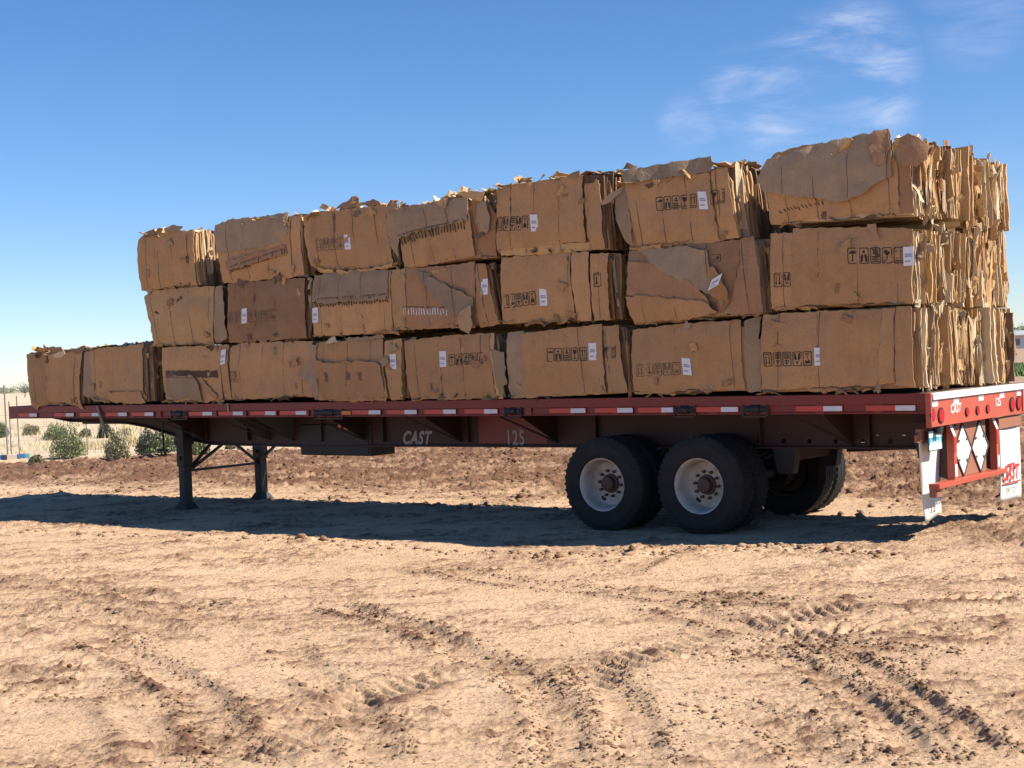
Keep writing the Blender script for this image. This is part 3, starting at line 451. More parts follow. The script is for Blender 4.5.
    vm = N(nt, 'ShaderNodeMath', operation='MULTIPLY'); vm.inputs[1].default_value = .25; nt.links.new(vo.outputs['Distance'], vm.inputs[0]); nt.links.new(vm.outputs[0], hb.inputs[1]); hb2 = N(nt, 'ShaderNodeMath', operation='MULTIPLY_ADD'); hb2.inputs[1].default_value = .8; nt.links.new(fl.outputs[0], hb2.inputs[0]); nt.links.new(hb.outputs[0], hb2.inputs[2]); hb = hb2
    bp_ = N(nt, 'ShaderNodeBump', i_Strength=.8, i_Distance=.035); nt.links.new(hb.outputs[0], bp_.inputs['Height']); nt.links.new(bp_.outputs[0], b.inputs['Normal'])
    me.materials.append(m)
    return m
SOIL = [(.67, .46, .29), (.60, .40, .245), (.46, .275, .165), (.175, .092, .056), (.62, .50, .35), (.55, .42, .28), (.40, .28, .20), (.33, .23, .16)]
SOILM = build_ground()

# loose clods of dirt, too many to count
def gh(x, y):
    a, _ = ground_height(np.array([x], float), np.array([y], float)); return float(a[0])
def build_clods():
    rs = np.random.RandomState(3)
    P = []; S = []
    def emit(x, y, s): P.append((x, y)); S.append(s)
    for pts, hw, dep, lug in G_TRK:
        L = sum(math.hypot(a[0]-b[0], a[1]-b[1]) for a, b in zip(pts[:-1], pts[1:]))
        for _ in range(int(L*(170 if not lug else 50))):
            i = rs.randint(len(pts)-1); t = rs.rand(); a, b = pts[i], pts[i+1]
            dx, dy = b[0]-a[0], b[1]-a[1]; l = math.hypot(dx, dy)+1e-6; o = rs.choice([-1, 1])*hw*1.2 + rs.normal()*hw*.38
            emit(a[0]+dx*t-dy/l*o, a[1]+dy*t+dx/l*o, rs.lognormal(-4.9, .4))
    for _ in range(5200):
        r = 6 + 20*rs.rand()**1.3; a = math.radians(-25+48*rs.rand()); emit(math.sin(a)*r, math.cos(a)*r, rs.lognormal(-5.3, .4))
    for _ in range(5200):      # churned ground behind the trailer
        u = rs.uniform(-6, 26); w = rs.uniform(1.5, 14)
        g = Vector((OX, OY, 0)) + FWD*u - NEAR*w; emit(g.x, g.y, rs.lognormal(-3.95, .5))
    for a, b in zip(BERM[:-1], BERM[1:]):
        for _ in range(40):
            t = rs.rand(); emit(a[0]+(b[0]-a[0])*t+rs.normal()*.12, a[1]+(b[1]-a[1])*t+rs.normal()*.12, rs.lognormal(-4.2, .45))
    P = np.array(P); S = np.clip(np.array(S), .004, .055)
    hz, dm = ground_height(P[:, 0], P[:, 1])
    ico = [Vector(v).normalized() for v in ((0,.53,.85),(0,-.53,.85),(0,.53,-.85),(0,-.53,-.85),(.53,.85,0),(-.53,.85,0),(.53,-.85,0),(-.53,-.85,0),(.85,0,.53),(.85,0,-.53),(-.85,0,.53),(-.85,0,-.53))]
    fc = [(0,1,8),(0,10,1),(0,8,4),(0,5,10),(0,4,5),(1,10,7),(1,6,8),(1,7,6),(2,9,3),(2,3,11),(2,4,9),(2,11,5),(2,5,4),(3,6,7),(3,9,6),(3,7,11),(8,9,4),(8,6,9),(10,5,11),(10,11,7)]
    ico = np.array([list(v) for v in ico]); n = len(P)
    V = ico[None]*(1+rs.uniform(-.5, .45, (n, 12, 1)))*S[:, None, None]*np.stack([rs.uniform(.8, 1.6, n), rs.uniform(.8, 1.4, n), rs.uniform(.5, .9, n)], -1)[:, None, :]
    V = V + np.stack([P[:, 0], P[:, 1], hz + S*.25], -1)[:, None, :]
    F = (np.array(fc)[None] + (np.arange(n)*12)[:, None, None]).reshape(-1, 3)
    me = bpy.data.meshes.new('dirt_clods'); me.vertices.add(n*12); me.vertices.foreach_set('co', V.reshape(-1))
    me.loops.add(F.size); me.loops.foreach_set('vertex_index', F.ravel()); me.polygons.add(len(F)); me.polygons.foreach_set('loop_start', np.arange(len(F))*3)
    me.update(calc_edges=True)
    at = me.attributes.new('damp', 'FLOAT', 'POINT'); at.data.foreach_set('value', np.repeat(np.clip(dm*.7+.45, 0, 1), 12).astype(np.float32))
    me.materials.append(SOILM)
    o = bpy.data.objects.new('dirt_clods', me); COL.objects.link(o)
    tag(o, 'loose brown dirt clods scattered over the sandy yard', 'dirt', kind='stuff')
build_clods()

# ------------------------------------------------------------------ trailer
TR = empty('flatbed_trailer', (OX, OY, 0), EUL)
tag(TR, 'long red flatbed semi trailer carrying baled cardboard, standing on its landing gear', 'trailer')
D = DECK; UR, UF = .05, 15.3; YN, YF = 0.0, -2.46
def zg(u): return -TILT*u                      # ground level in the trailer frame
# deck boards
mb = MB()
k = 0
ys = np.linspace(YN-.06, YF+.06, 12)
for a, b in zip(ys[:-1], ys[1:]):
    mb.box(UR+.03, UF-.02, b+.004, a-.004, D-.045, D-.004)
mb.build('deck', WOOD, TR)
# side rails with stake pockets
def side_rail(y, s, name='side_rail'):
    mb = MB()
    # C channel: web + flanges, outer rub rail
    mb.bbox(UR, 14.6, min(y, y-s*.035), max(y, y-s*.035), D-.105, D-.002, .004)
    mb.box(UR, 14.6, min(y-s*.035, y-s*.02), max(y-s*.035, y-s*.02), D-.185, D-.105)
    mb.bbox(UR, 14.6, min(y-s*.005, y-s*.05), max(y-s*.005, y-s*.05), D-.195, D-.178, .003)
    mb.bbox(14.6, UF, min(y, y-s*.05), max(y, y-s*.05), D-.195, D-.002, .004)
    # stake pockets
    u = .55
    while u < 14.4:
        mb.box(u-.045, u+.045, min(y+s*.002, y-s*.02), max(y+s*.002, y-s*.02), D-.182, D-.103); u += .61
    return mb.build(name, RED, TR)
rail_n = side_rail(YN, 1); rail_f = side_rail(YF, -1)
for u in [14.65, 13.68, 13.02, 12.37, 11.75, 10.46, 9.82, 9.17, 8.58, 7.25, 6.64, 6.01, 5.37, 4.11, 3.48, 2.91, 2.18, 1.02, 0.27]:
    for rail, y, s in ((rail_n, YN, 1), (rail_f, YF, -1)):
        mb = MB(); y0 = y + s*.0025; y1 = y + s*.0045
        mb.box(u-.1, u+.1, min(y0, y1), max(y0, y1), D-.165, D-.115)
        mb.box(u+.1, u+.40, min(y0, y1), max(y0, y1), D-.165, D-.115, 1)
        mb.box(u-.1, u+.40, min(y-s*.03, y0), max(y-s*.03, y0), D-.17, D-.108, 2)
        mb.build('reflective_tape', [TAPEW, TAPER, RED], rail)
# strap winches in their dark boxes under the rail
for u, wd in ((11.07, .34), (8.07, .5), (5.04, .22), (2.72, .24), (1.88, .26)):
    mb = MB()
    mb.box(u-wd/2, u+wd/2, -.02, .012, D-.225, D-.205, 1); mb.box(u-wd/2-.02, u-wd/2, -.03, .012, D-.21, D-.09, 0); mb.box(u+wd/2, u+wd/2+.02, -.03, .012, D-.21, D-.09, 0)
    mb.tube([(u-wd/2, -.012, D-.14), (u+wd/2, -.012, D-.14)], .034, 12, 0)
    mb.tube([(u-wd*.2, -.012, D-.14), (u+wd*.2, -.012, D-.14)], .047, 12, 2)
    mb.box(u-wd/2, u+wd/2, .004, .007, D-.175, D-.105, 0)
    mb.build('strap_winch', [BLACK, DARKRED, BLACK], TR)
# main beams
prof = [(.25, -.585), (3, -.6), (7, -.62), (9.6, -.645), (11.2, -.632), (11.9, -.535), (12.65, -.385), (13.1, -.33), (13.6, -.308), (14.62, -.29)]
for y in (-.72, -1.74):
    s = 1 if y > -1.2 else -1
    mb = MB()
    poly = [(.06, D-.05)] + [(.06, D-.30)] + [(.25, D-.40)] + [(u, D+h+.1) for u, h in prof[1:1]] 
    # web in two bands so that the bottom strip can carry bolt holes at the tail
    top = [(u, D+h+.16) for u, h in prof[:2]]
    web = [(.06, D-.05), (.06, D-.35), (.2, D+prof[0][1]+.14), (3., D+prof[1][1]+.14)] + [(3., D+prof[1][1]+.02)] + [(u, D+h+.02) for u, h in prof[2:]] + [(UF-.02, D-.20), (UF-.02, D-.05)]
    mb.prism(web, 'y', y-.008, y+.008)
    # perforated strip u .3..3
    z0, z1 = D-.585, D-.445
    zc = D-.515; r = .026; pitch = .3; n = 9; u0 = .3
    for i in range(n):
        a, b = u0+i*pitch, u0+(i+1)*pitch; c = (a+b)/2
        ring = [(c+r*math.cos(t), zc+r*math.sin(t)) for t in np.linspace(0, 2*math.pi, 17)[:-1]]
        sq = []
        for t in np.linspace(0, 2*math.pi, 17)[:-1]:
            cx, sz = math.cos(t), math.sin(t); q = min((b-a)/2/max(abs(cx), 1e-9), (.07)/max(abs(sz), 1e-9)); sq.append((c+cx*q, zc+sz*q))
        for yy in (y-.008, y+.008):
            vs = [(p[0], yy, p[1]) for p in ring+sq]
            mb.add(vs, [(j, (j+1) % 16, 16+(j+1) % 16, 16+j) for j in range(16)])
        vs = [(p[0], y-.008, p[1]) for p in ring]+[(p[0], y+.008, p[1]) for p in ring]
        mb.add(vs, [(j, (j+1) % 16, 16+(j+1) % 16, 16+j) for j in range(16)])
    # flanges
    for k in range(len(prof)-1):
        (a, ha), (b, hb) = prof[k], prof[k+1]
        mb.bar((a, y, D+ha+.01), (b+.004, y, D+hb+.01), .15, .018, up=(0, 0, 1))
    mb.bar((14.62, y, D-.28), (UF-.02, y, D-.2), .15, .018)
    mb.box(.06, UF-.02, y-.075, y+.075, D-.2, D-.185)
    # vertical web stiffeners
    for u in (.95, 2.2, 4.35, 6.3, 7.75, 8.9, 10.4, 11.3):
        mb.box(u-.006, u+.006, y+(.009 if s > 0 else -.07), y+(.07 if s > 0 else -.009), D-.56, D-.2)
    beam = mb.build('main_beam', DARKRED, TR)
    if s > 0: beam_n = beam
text_obj('company_lettering', 'CAST', .235, LETTER, beam_n, (7.22, -.708, D-.517), (-1, 0, 0), (0, 0, 1), shear=.35, bold=.008, sx=.78)
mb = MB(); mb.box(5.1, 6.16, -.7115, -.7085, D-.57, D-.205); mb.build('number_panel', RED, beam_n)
text_obj('fleet_number', '125', .255, LETTER, beam_n, (5.58, -.705, D-.508), (-1, 0, 0), (0, 0, 1), bold=.004, sx=.72)
# cross members
for i in range(25):
    u = .45 + i*.608
    mb = MB(); hb = -.19 if u < 13.2 else -.16
    mb.box(u-.004, u+.004, YF+.04, YN-.04, D+hb+.005, D-.05); mb.box(u-.035, u+.035, YF+.04, YN-.04, D+hb, D+hb+.008); mb.box(u-.035, u+.035, YF+.04, YN-.04, D-.056, D-.048)
    mb.build('cross_member', DARKRED, TR)
# outrigger gussets between beam and rail
for u in (1.15, 4.95, 6.45, 8.1, 9.5, 10.0, 11.4):
    for y, s in ((YN, 1), (YF, -1)):
        mb = MB(); yb = -.73 if s > 0 else -1.73
        mb.prism([(yb, D-.05), (yb, D-.53), (yb+s*.06, D-.53), (y-s*.05, D-.22), (y-s*.05, D-.05)] if s > 0 else [(yb, D-.05), (y+.05, D-.05), (y+.05, D-.22), (yb-.06, D-.53), (yb, D-.53)], 'x', u-.005, u+.005, 0)
        mb.bar((u+.34, y-s*.05, D-.20), (u, yb+s*.02, D-.55), .04, .02, 1)
        mb.build('outrigger_gusset', [GUSSET if u in (9.5, 10.0) else DARKRED, DARKRED], TR)
# front bulk bolster and tail end frame
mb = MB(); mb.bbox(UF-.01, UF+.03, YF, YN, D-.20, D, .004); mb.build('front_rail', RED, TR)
mb = MB(); mb.box(12.2, 14.4, -1.74, -.72, D-.325, D-.3); mb.tube([(13.2, -1.23, D-.42), (13.2, -1.23, D-.32)], .045, 14); mb.build('kingpin_plate', BLACK, TR)
# tool box
mb = MB(); mb.bbox(8.0, 9.36, -1.15, -.69, D-.755, D-.33, .012); mb.box(8.05, 9.3, -.689, -.682, D-.73, D-.35); mb.box(8.62, 8.74, -.682, -.67, D-.42, D-.36)
mb.build('tool_box', BLACK, TR)
mb = MB(); mb.tube([(8.42, -.69, D-.36), (8.42, -.655, D-.36)], .05, 14); mb.tube([(8.55, -.69, D-.36), (8.55, -.66, D-.36)], .035, 14); mb.build('marker_lamp', LENS, TR)
mb = MB(); mb.bbox(7.66, 7.82, .003, .02, D-.17, D-.118, .004); mb.build('marker_lamp', AMBER, TR)
# landing gear
for y in (-.50, -1.96):
    u = 11.62
    mb = MB(); mb.bbox(u-.085, u+.085, y-.085, y+.085, .50, D-.21, .01); mb.bbox(u-.07, u+.07, y-.07, y+.07, zg(u)+.05, .51, .008); mb.box(u-.10, u+.10, y-.10, y+.10, D-.62, D-.50)
    mb.tube([(u, y-.09, .62), (u, y+.105, .62)], .03, 10)
    leg = mb.build('landing_leg', BLACK, TR)
    mb = MB(); g = zg(u)-.02; a_ = .13
    mb.add([(u+a*a_, y+b*a_, g+.004) for a, b in ((-1,-1),(1,-1),(1,1),(-1,1))]+[(u+a*a_, y+b*a_, g+.03) for a, b in ((-1,-1),(1,-1),(1,1),(-1,1))]+[(u+a*.078, y+b*.078, g+.13) for a, b in ((-1,-1),(1,-1),(1,1),(-1,1))],
      [(0,3,2,1),(0,1,5,4),(1,2,6,5),(2,3,7,6),(3,0,4,7),(4,5,9,8),(5,6,10,9),(6,7,11,10),(7,4,8,11),(8,9,10,11)]); mb.build('sand_shoe', BLACK, leg)
for a, b in (((11.62, -.56, .43), (11.62, -1.90, .43)), ((11.62, -.57, .44), (11.62, -1.02, D-.62)), ((11.59, -.57, .44), (11.59, -1.27, D-.62)), ((11.62, -1.9, .45), (11.62, -1.40, D-.62)),
             ((11.5, -1.96, .55), (11.1, -1.96, D-.62))):
    mb = MB(); mb.bar(a, b, .036, .036); mb.build('gear_brace', BLACK, TR)
mb = MB(); mb.box(11.42, 11.62, -1.36, -1.22, D-.66, D-.5); mb.bar((11.62, -.58, D-.42), (11.62, -1.9, D-.42), .05, .05); mb.build('gear_cross_shaft', BLACK, TR)
mb = MB(); mb.tube([(11.7, -.36, D-.28), (11.84, -.3, D-.30), (11.84, -.3, D-.66), (11.82, -.22, D-.68), (11.66, -.22, D-.68)], .016, 8); mb.build('crank_handle', BLACK, TR)
# hanging strap end near the front and tags of cardboard on the rail
mb = MB(); mb.tube([(12.95, .02, D-.02), (12.86, .03, D-.2), (12.80, .02, D-.36)], [.02, .022, .03], 6); mb.build('strap_tail', STRAP, TR)
mb = MB(); mb.bar((10.02, .012, D-.0), (10.0, .014, D-.12), .035, .005, up=(0, 1, 0)); mb.build('strap_tail', STRAP, TR)

# suspension
for ua in (2.608, 3.853):
    zc = .52 + zg(ua)
    mb = MB(); mb.tube([(ua, -.35, zc), (ua, -2.11, zc)], .065, 14); mb.bbox(ua-.11, ua+.11, -.80, -.64, zc-.1, zc+.14, .01); mb.bbox(ua-.11, ua+.11, -1.82, -1.66, zc-.1, zc+.14, .01)
    mb.tube([(ua, -.55, zc), (ua, -.80, zc)], .2, 20); mb.tube([(ua, -1.66, zc), (ua, -1.91, zc)], .2, 20); mb.build('axle', BLACK, TR)
    for y in (-.72, -1.74):
        mb = MB()
        for k in range(4):
            pts = [(ua+t*(.55-k*.1), y, zc+.17+.018*k - .10*(1-t*t)*.0 + .12*t*t) for t in np.linspace(-1, 1, 9)]
            for a, b in zip(pts[:-1], pts[1:]): mb.bar(a, b, .075, .014)
        mb.build('leaf_spring', BLACK, TR)
for u in (1.92, 3.23, 4.5):
    for y in (-.72, -1.74):
        mb = MB(); mb.prism([(u-.14, D-.58), (u+.14, D-.58), (u+.09, D-.86), (u-.09, D-.86)], 'y', y-.06, y+.06); mb.build('spring_hanger', BLACK, TR)
mb = MB(); mb.bar((1.7, -1.74, D-.66), (.9, -1.74, D-.62), .1, .09); mb.bar((1.92, -.72, D-.68), (1.92, -1.74, D-.68), .09, .11); mb.build('frame_brace', DARKRED, TR)
mb = MB(); mb.tube([(4.9, -1.0, D-.72), (5.9, -1.0, D-.72)], .0001, 4) if 0 else None
# wheels
def make_wheel(ua, yo, s):
    """yo: outer face plane; s=+1 outward normal toward +y. One tyre + rim."""
    pass
TW = .27
tyre_prof = [(.30, .02), (.33, .0), (.40, -.012), (.47, .0), (.505, .018), (.52, .045), (.523, .085)]
tyre_prof = [(r, -y) if False else (r, y) for r, y in tyre_prof]
def tyre_mesh(cx, cz, y_out, s):
    # y_out outer sidewall plane, body extends to y_out - s*TW
    prof = [(.288, .03), (.30, .012), (.335, .0), (.345, .004), (.40, -.006), (.45, -.002), (.458, .006), (.50, .016), (.518, .034)]
    tread = []
    yy = .04
    for g in (.075, .115, .155, .195):
        tread += [(.528, g-.008), (.513, g-.0075), (.513, g+.0035), (.528, g+.004)]
    prof2 = prof + [(.526, .05)] + tread + [(.526, TW-.05)] + [(r, TW-y) for r, y in reversed(prof)]
    prof2 += [(.275, TW-.05), (.275, .05)]
    mb = MB(); mb.lathe([(r, -y) for r, y in prof2], cx, cz, 72, 0, y_out, s, closed=True)
    # shoulder lugs
    n = 44
    for k in range(n):
        a = 2*math.pi*k/n
        for y0, y1 in ((.028, .06), (TW-.06, TW-.028)):
            Mx = Matrix.Translation((cx, 0, cz)) @ Matrix.Rotation(-a, 4, 'Y')
            ya, yb = y_out - s*y0, y_out - s*y1
            mb.box(.50, .5272, min(ya, yb), max(ya, yb), -.022, .012, 0, Mx)
    return mb
def dish_mesh(cx, cz, y_out, s, outer):
    mb = MB()
    if outer: prof = [(.285, -.012), (.297, -.004), (.297, -.016), (.279, -.03), (.272, -.05), (.262, -.11), (.257, -.175), (.240, -.198), (.212, -.200), (.17, -.192), (.125, -.187), (.11, -.186), (.0, -.186)]
    else: prof = [(.285, -.012), (.297, -.004), (.297, -.016), (.279, -.03), (.272, -.08), (.25, -.12), (.2, -.115), (.16, -.115), (.0, -.115)]
    mb.lathe(prof, cx, cz, 56, 0, y_out, s)
    mb.lathe([(.285, -.25), (.297, -.265), (.27, -.23), (.262, -.17)], cx, cz, 56, 0, y_out, s)
    return mb
nw = 0
for ua in (2.608, 3.853):
    cz = .513 + zg(ua)
    for s, y_out in ((1, -.03), (-1, YF-.04)):
        # hub carries the pair
        mb = MB()
        yd = y_out - s*.186
        mb.lathe([(0, .095), (.06, .095), (.078, .084), (.083, .03), (.106, .022), (.11, .0)], ua, cz, 28, 0, yd, s)
        for k in range(10):
            a = 2*math.pi*k/10+.1
            mb.tube([(ua+.143*math.cos(a), yd-s*.008, cz+.143*math.sin(a)), (ua+.143*math.cos(a), yd+s*.035, cz+.143*math.sin(a))], .018, 6)
        wheel = smooth_angle(mb.build('wheel', HUB, TR)); nw += 1
        for outer in (True, False):
            yo = y_out if outer else y_out - s*.315
            smooth_angle(tyre_mesh(ua, cz, yo, s).build('tyre', TIRE, wheel), 40)
            dm = dish_mesh(ua, cz, yo, s, outer)
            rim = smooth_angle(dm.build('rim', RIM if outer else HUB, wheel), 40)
            if outer:
                for a0 in (2.2, 5.34) if ua < 3 else (2.15, 5.29):
                    hb_ = MB(); cxh, czh = ua+.205*math.cos(a0), cz+.205*math.sin(a0)
                    vs = []
                    for t in np.linspace(0, 2*math.pi, 15)[:-1]:
                        e1, e2 = .036*math.cos(t), .026*math.sin(t)
                        vs.append((cxh - e1*math.sin(a0) + e2*math.cos(a0), y_out - s*.1955, czh + e1*math.cos(a0) + e2*math.sin(a0)))
                    hb_.add(vs, [tuple(range(14))]); hb_.add([(v[0], v[1]-s*.004, v[2]) for v in vs], [tuple(range(14))]); hb_.build('hand_hole', BLACK, wheel)

# rear end -------------------------------------------------------------
mb = MB()
mb.bbox(UR-.03, UR+.01, YF-.03, YN+.02, D-.315, D-.012, .004)
mb.bbox(UR-.045, UR+.012, YN+.0, YN+.025, D-.33, D-.0, .003); mb.bbox(UR-.045, UR+.012, YF-.035, YF-.01, D-.33, D-.0, .003)
mb.box(UR-.05, UR-.02, YF-.03, YN+.02, D-.322, D-.308)
sill = mb.build('rear_sill', REDLIT, TR)
mb = MB(); mb.bbox(UR-.052, UR+.06, YF-.03, YN-.03, D-.072, D-.008, .006)
mb.bbox(UR-.056, UR-.053, -.80, -.775, D-.07, D-.01, .001)
mb.build('deck_edge_band', BANDW, sill)
for w in (.1, .62, 1.28, 1.87, 2.38):
    mb = MB(); mb.box(UR-.0345, UR-.0315, -w-.07, -w+.07, D-.135, D-.078, 0); mb.box(UR-.0345, UR-.0315, -w-.07, -w+.07, D-.1, D-.078, 0); mb.build('reflective_tape', TAPEW, sill)
for w, r, h in ((.03, .045, -.21), (.23, .06, -.225), (.89, .035, -.228), (1.17, .035, -.228), (1.45, .035, -.228), (2.16, .06, -.218), (2.36, .06, -.215)):
    mb = MB()
    for r0, r1, x, m_ in ((r*1.28, r*1.05, UR-.040, 1), (r*1.05, 0, UR-.046, 0)):
        n = 20
        vs = [(x, -w+r0*math.cos(t*2*math.pi/n), D+h+r0*math.sin(t*2*math.pi/n)) for t in range(n)]
        mb.add([(UR-.028, v[1], v[2]) for v in vs]+vs, [(i, (i+1) % n, n+(i+1) % n, n+i) for i in range(n)]+[tuple(range(n, 2*n))], m_)
    mb.build('tail_lamp', [LENS, BLACK], sill)
text_obj('company_lettering', 'CAST', .125, LETTERW, sill, (UR-.033, -.60, D-.18), (0, -1, 0), (0, 0, 1), shear=.25, bold=.002, sx=.8)
text_obj('fleet_number', '125', .12, LETTERW, sill, (UR-.033, -1.75, D-.175), (0, -1, 0), (0, 0, 1), bold=.002, sx=.85)
# underride guard
mb = MB()
mb.bbox(UR-.06, UR+.05, -1.90, -.08, D-.918, D-.868, .004)
guard = mb.build('underride_bumper', REDLIT, TR)
for w in (.57, 1.72):
    mb = MB()
    mb.prism([(UR-.03, D-.868), (UR+.04, D-.868), (UR+.04, D-.318), (UR+.02, D-.318), (UR-.03, D-.44)], 'y', -w-.035, -w+.035); mb.prism([(UR+.041, D-.868), (UR+.30, D-.78), (UR+.42, D-.318), (UR+.041, D-.318)], 'y', -w+.02, -w+.032, 1)  # side plate in darker red, painting in the post's shaded side
    post = mb.build('guard_post', [REDLIT, DARKRED], guard)
    mb = MB(); mb.box(UR-.0345, UR-.0315, -w-.03, -w+.03, D-.60, D-.46, 1); mb.box(UR-.0345, UR-.0315, -w-.03, -w+.03, D-.84, D-.72, 0); mb.build('reflective_tape', [TAPEW, TAPER], post)
    mb = MB(); mb.add([(UR-.032, -w-.03, D-.445), (UR-.032, -w+.03, D-.445), (UR+.012, -w+.03, D-.335), (UR+.012, -w-.03, D-.335)], [(0, 1, 2, 3)]); mb.build('reflective_tape', TAPEW, post)
for w in ():
    mb = MB(); mb.box(UR-.0645, UR-.0615, -w-.22, -w+.22, D-.912, D-.875, 0); mb.build('reflective_tape', TAPER, guard)
mb = MB(); mb.bbox(UR-.02, UR+.05, -.22, -.09, D-1.0, D-.90, .004); mb.box(UR-.026, UR-.021, -.14, -.10, D-.995, D-.905); mb.build('bumper_end', RUST, guard)
# placard board with two diamond placards
mb = MB(); mb.bbox(UR+.03, UR+.045, -1.54, -.58, D-.867, D-.325, .003)
board = mb.build('placard_board', RUST, TR)
for w in (.90, 1.355):
    mb = MB(); a, b = .265, .265; zc = D-.60; x = UR+.024
    mb.prism([(-w, zc+b), (-w+a*.86, zc), (-w, zc-b), (-w-a*.86, zc)], 'x', x, x+.004, 0)
    for p, q_ in (((0, b), (a*.86, 0)), ((a*.86, 0), (0, -b)), ((0, -b), (-a*.86, 0)), ((-a*.86, 0), (0, b))):
        mb.bar((x-.004, -w+p[0], zc+p[1]), (x-.004, -w+q_[0], zc+q_[1]), .012, .012, 1, up=(1, 0, 0))
    for p in ((.11, .09), (-.11, .1), (.11, -.1), (-.1, -.11)): mb.box(x-.01, x-.002, -w+p[0]-.02, -w+p[0]+.02, zc+p[1]-.012, zc+p[1]+.012, 1)
    mb.build('diamond_placard', [PLACARD, GUSSET], board)
# mud flap brackets and flaps
for w0, w1, x in ((.0, .55, UR+.10), (1.80, 2.47, UR+.0)):
    mb = MB(); mb.bbox(x-.02, x+.03, -w1, -w0, D-.46, D-.34, .005)
    if w0 == 0: mb.prism([(-.02, D-.36), (.05, D-.40), (.05, D-.47), (-.02, D-.47)], 'x', x-.01, x+.02)
    mb.build('flap_bracket', RUST, TR)
def flap(left, right, x0, curve, name='mud_flap'):
    mb = MB(); n, m_ = 14, 5; vs = []
    for sd in (0, .008):
        for i in range(n+1):
            t = i/n; zl = D-.455+(left[-1][1]-(-.455))*t; zr = D-.455+(right[-1][1]-(-.455))*t
            wl = np.interp(-(zl-D), [-p[1] for p in left], [p[0] for p in left]); wr = np.interp(-(zr-D), [-p[1] for p in right], [p[0] for p in right])
            for j in range(m_+1):
                f = j/m_; vs.append((x0+sd+curve*math.sin(t*2.2)*(1-f*.6)+.012*math.sin(f*3.1), -(wl+(wr-wl)*f), zl+(zr-zl)*f))
    fs = []
    for L in range(2):
        o = L*(n+1)*(m_+1)
        for i in range(n):
            for j in range(m_): fs.append((o+i*(m_+1)+j, o+i*(m_+1)+j+1, o+(i+1)*(m_+1)+j+1, o+(i+1)*(m_+1)+j))
    o2 = (n+1)*(m_+1); ring = [i*(m_+1) for i in range(n+1)]+[n*(m_+1)+j for j in range(1, m_+1)]+[i*(m_+1)+m_ for i in range(n-1, -1, -1)]+[j for j in range(m_-1, 0, -1)]
    fs += [(ring[k], ring[(k+1) % len(ring)], ring[(k+1) % len(ring)]+o2, ring[k]+o2) for k in range(len(ring))]
    mb.add(vs, fs); return mb.build(name, WHITE, TR, smooth=True)
nf = flap([(.01, -.44), (.10, -.62), (.19, -.85), (.26, -1.27)], [(.56, -.44), (.56, -1.20)], UR+.10, .07)
ff = flap([(1.86, -.44), (1.78, -1.22)], [(2.46, -.44), (2.44, -1.23)], UR+.0, -.02)
text_obj('company_lettering', 'CAST', .21, LETTERR, ff, (UR-.032, -2.05, D-.94), (0, -1, 0), (0, 0, 1), shear=.3, bold=.006, sx=.86)
mb = MB(); mb.box(UR-.03, UR-.027, -2.36, -1.83, D-1.045, D-1.03); mb.box(UR-.03, UR-.027, -2.2, -1.98, D-.855, D-.835); mb.build('decal_bar', LETTERR, ff)
text_obj('flap_lettering', '300 132', .10, LETTERG, ff, (UR-.026, -2.1, D-1.11), (0, -1, 0), (0, 0, 1), bold=-.001)
text_obj('flap_lettering', '132', .085, LETTERG, nf, (UR+.10, -.41, D-1.1), (0, -1, 0), (0, 0, 1), bold=.003)
mb = MB(); mb.box(UR+.098, UR+.101, -.36, -.25, D-.98, D-.86); mb.build('worn_decal', LETTERR, nf) if 0 else None
# licence plate
mb = MB(); x = UR+.02; z0, z1 = D-.55, D-.37
mb.bbox(x+.004, x+.012, -.375, -.05, z0-.01, z1+.01, .002, 0)
mb.box(x, x+.004, -.365, -.06, z1-.06, z1, 1); mb.box(x, x+.004, -.365, -.06, z0+.05, z1-.06, 2); mb.box(x, x+.004, -.365, -.06, z0, z0+.05, 1)
for k, (yy, hh_) in enumerate(((-.11, .05), (-.18, .08), (-.25, .05), (-.31, .07))): mb.prism([(yy-.035, z0+.05), (yy+.035, z0+.05), (yy, z0+.05+hh_)], 'x', x-.002, x, 1)
plate = mb.build('licence_plate', [BLACK, PLSKY, PLTEAL], TR)
mb = MB(); mb.tube([(x-.03, -.22, D-.33), (x-.03, -.20, D-.40)], [.05, .045], 12); mb.build('plate_lamp', BLACK, plate)

# ------------------------------------------------------------------ bales
def clip_poly(poly, x0, x1, y0, y1):
    def cl(P, f, inter):
        out = []
        for i in range(len(P)):
            a, b = P[i-1], P[i]; fa, fb = f(a), f(b)
            if fa >= 0:
                if fb >= 0: out.append(b)
                else: out.append(inter(a, b, fa, fb))
            elif fb >= 0: out.append(inter(a, b, fa, fb)); out.append(b)
        return out
    it = lambda a, b, fa, fb: (a[0]+(b[0]-a[0])*fa/(fa-fb), a[1]+(b[1]-a[1])*fa/(fa-fb))
    for f in (lambda p: p[0]-x0, lambda p: x1-p[0], lambda p: p[1]-y0, lambda p: y1-p[1]):
        poly = cl(poly, f, it)
        if len(poly) < 3: return []
    return poly
def rough_poly(poly, amp, rng):
    out = []
    for i in range(len(poly)):
        a, b = poly[i], poly[(i+1) % len(poly)]; L = math.hypot(b[0]-a[0], b[1]-a[1]); n = max(1, int(L/.045))
        for k in range(n):
            t = k/n; j = amp*(rng.random()-.5)*2 if k else 0; nx, ny = -(b[1]-a[1])/(L+1e-9), (b[0]-a[0])/(L+1e-9)
            out.append((a[0]+(b[0]-a[0])*t+nx*j, a[1]+(b[1]-a[1])*t+ny*j))
    return out

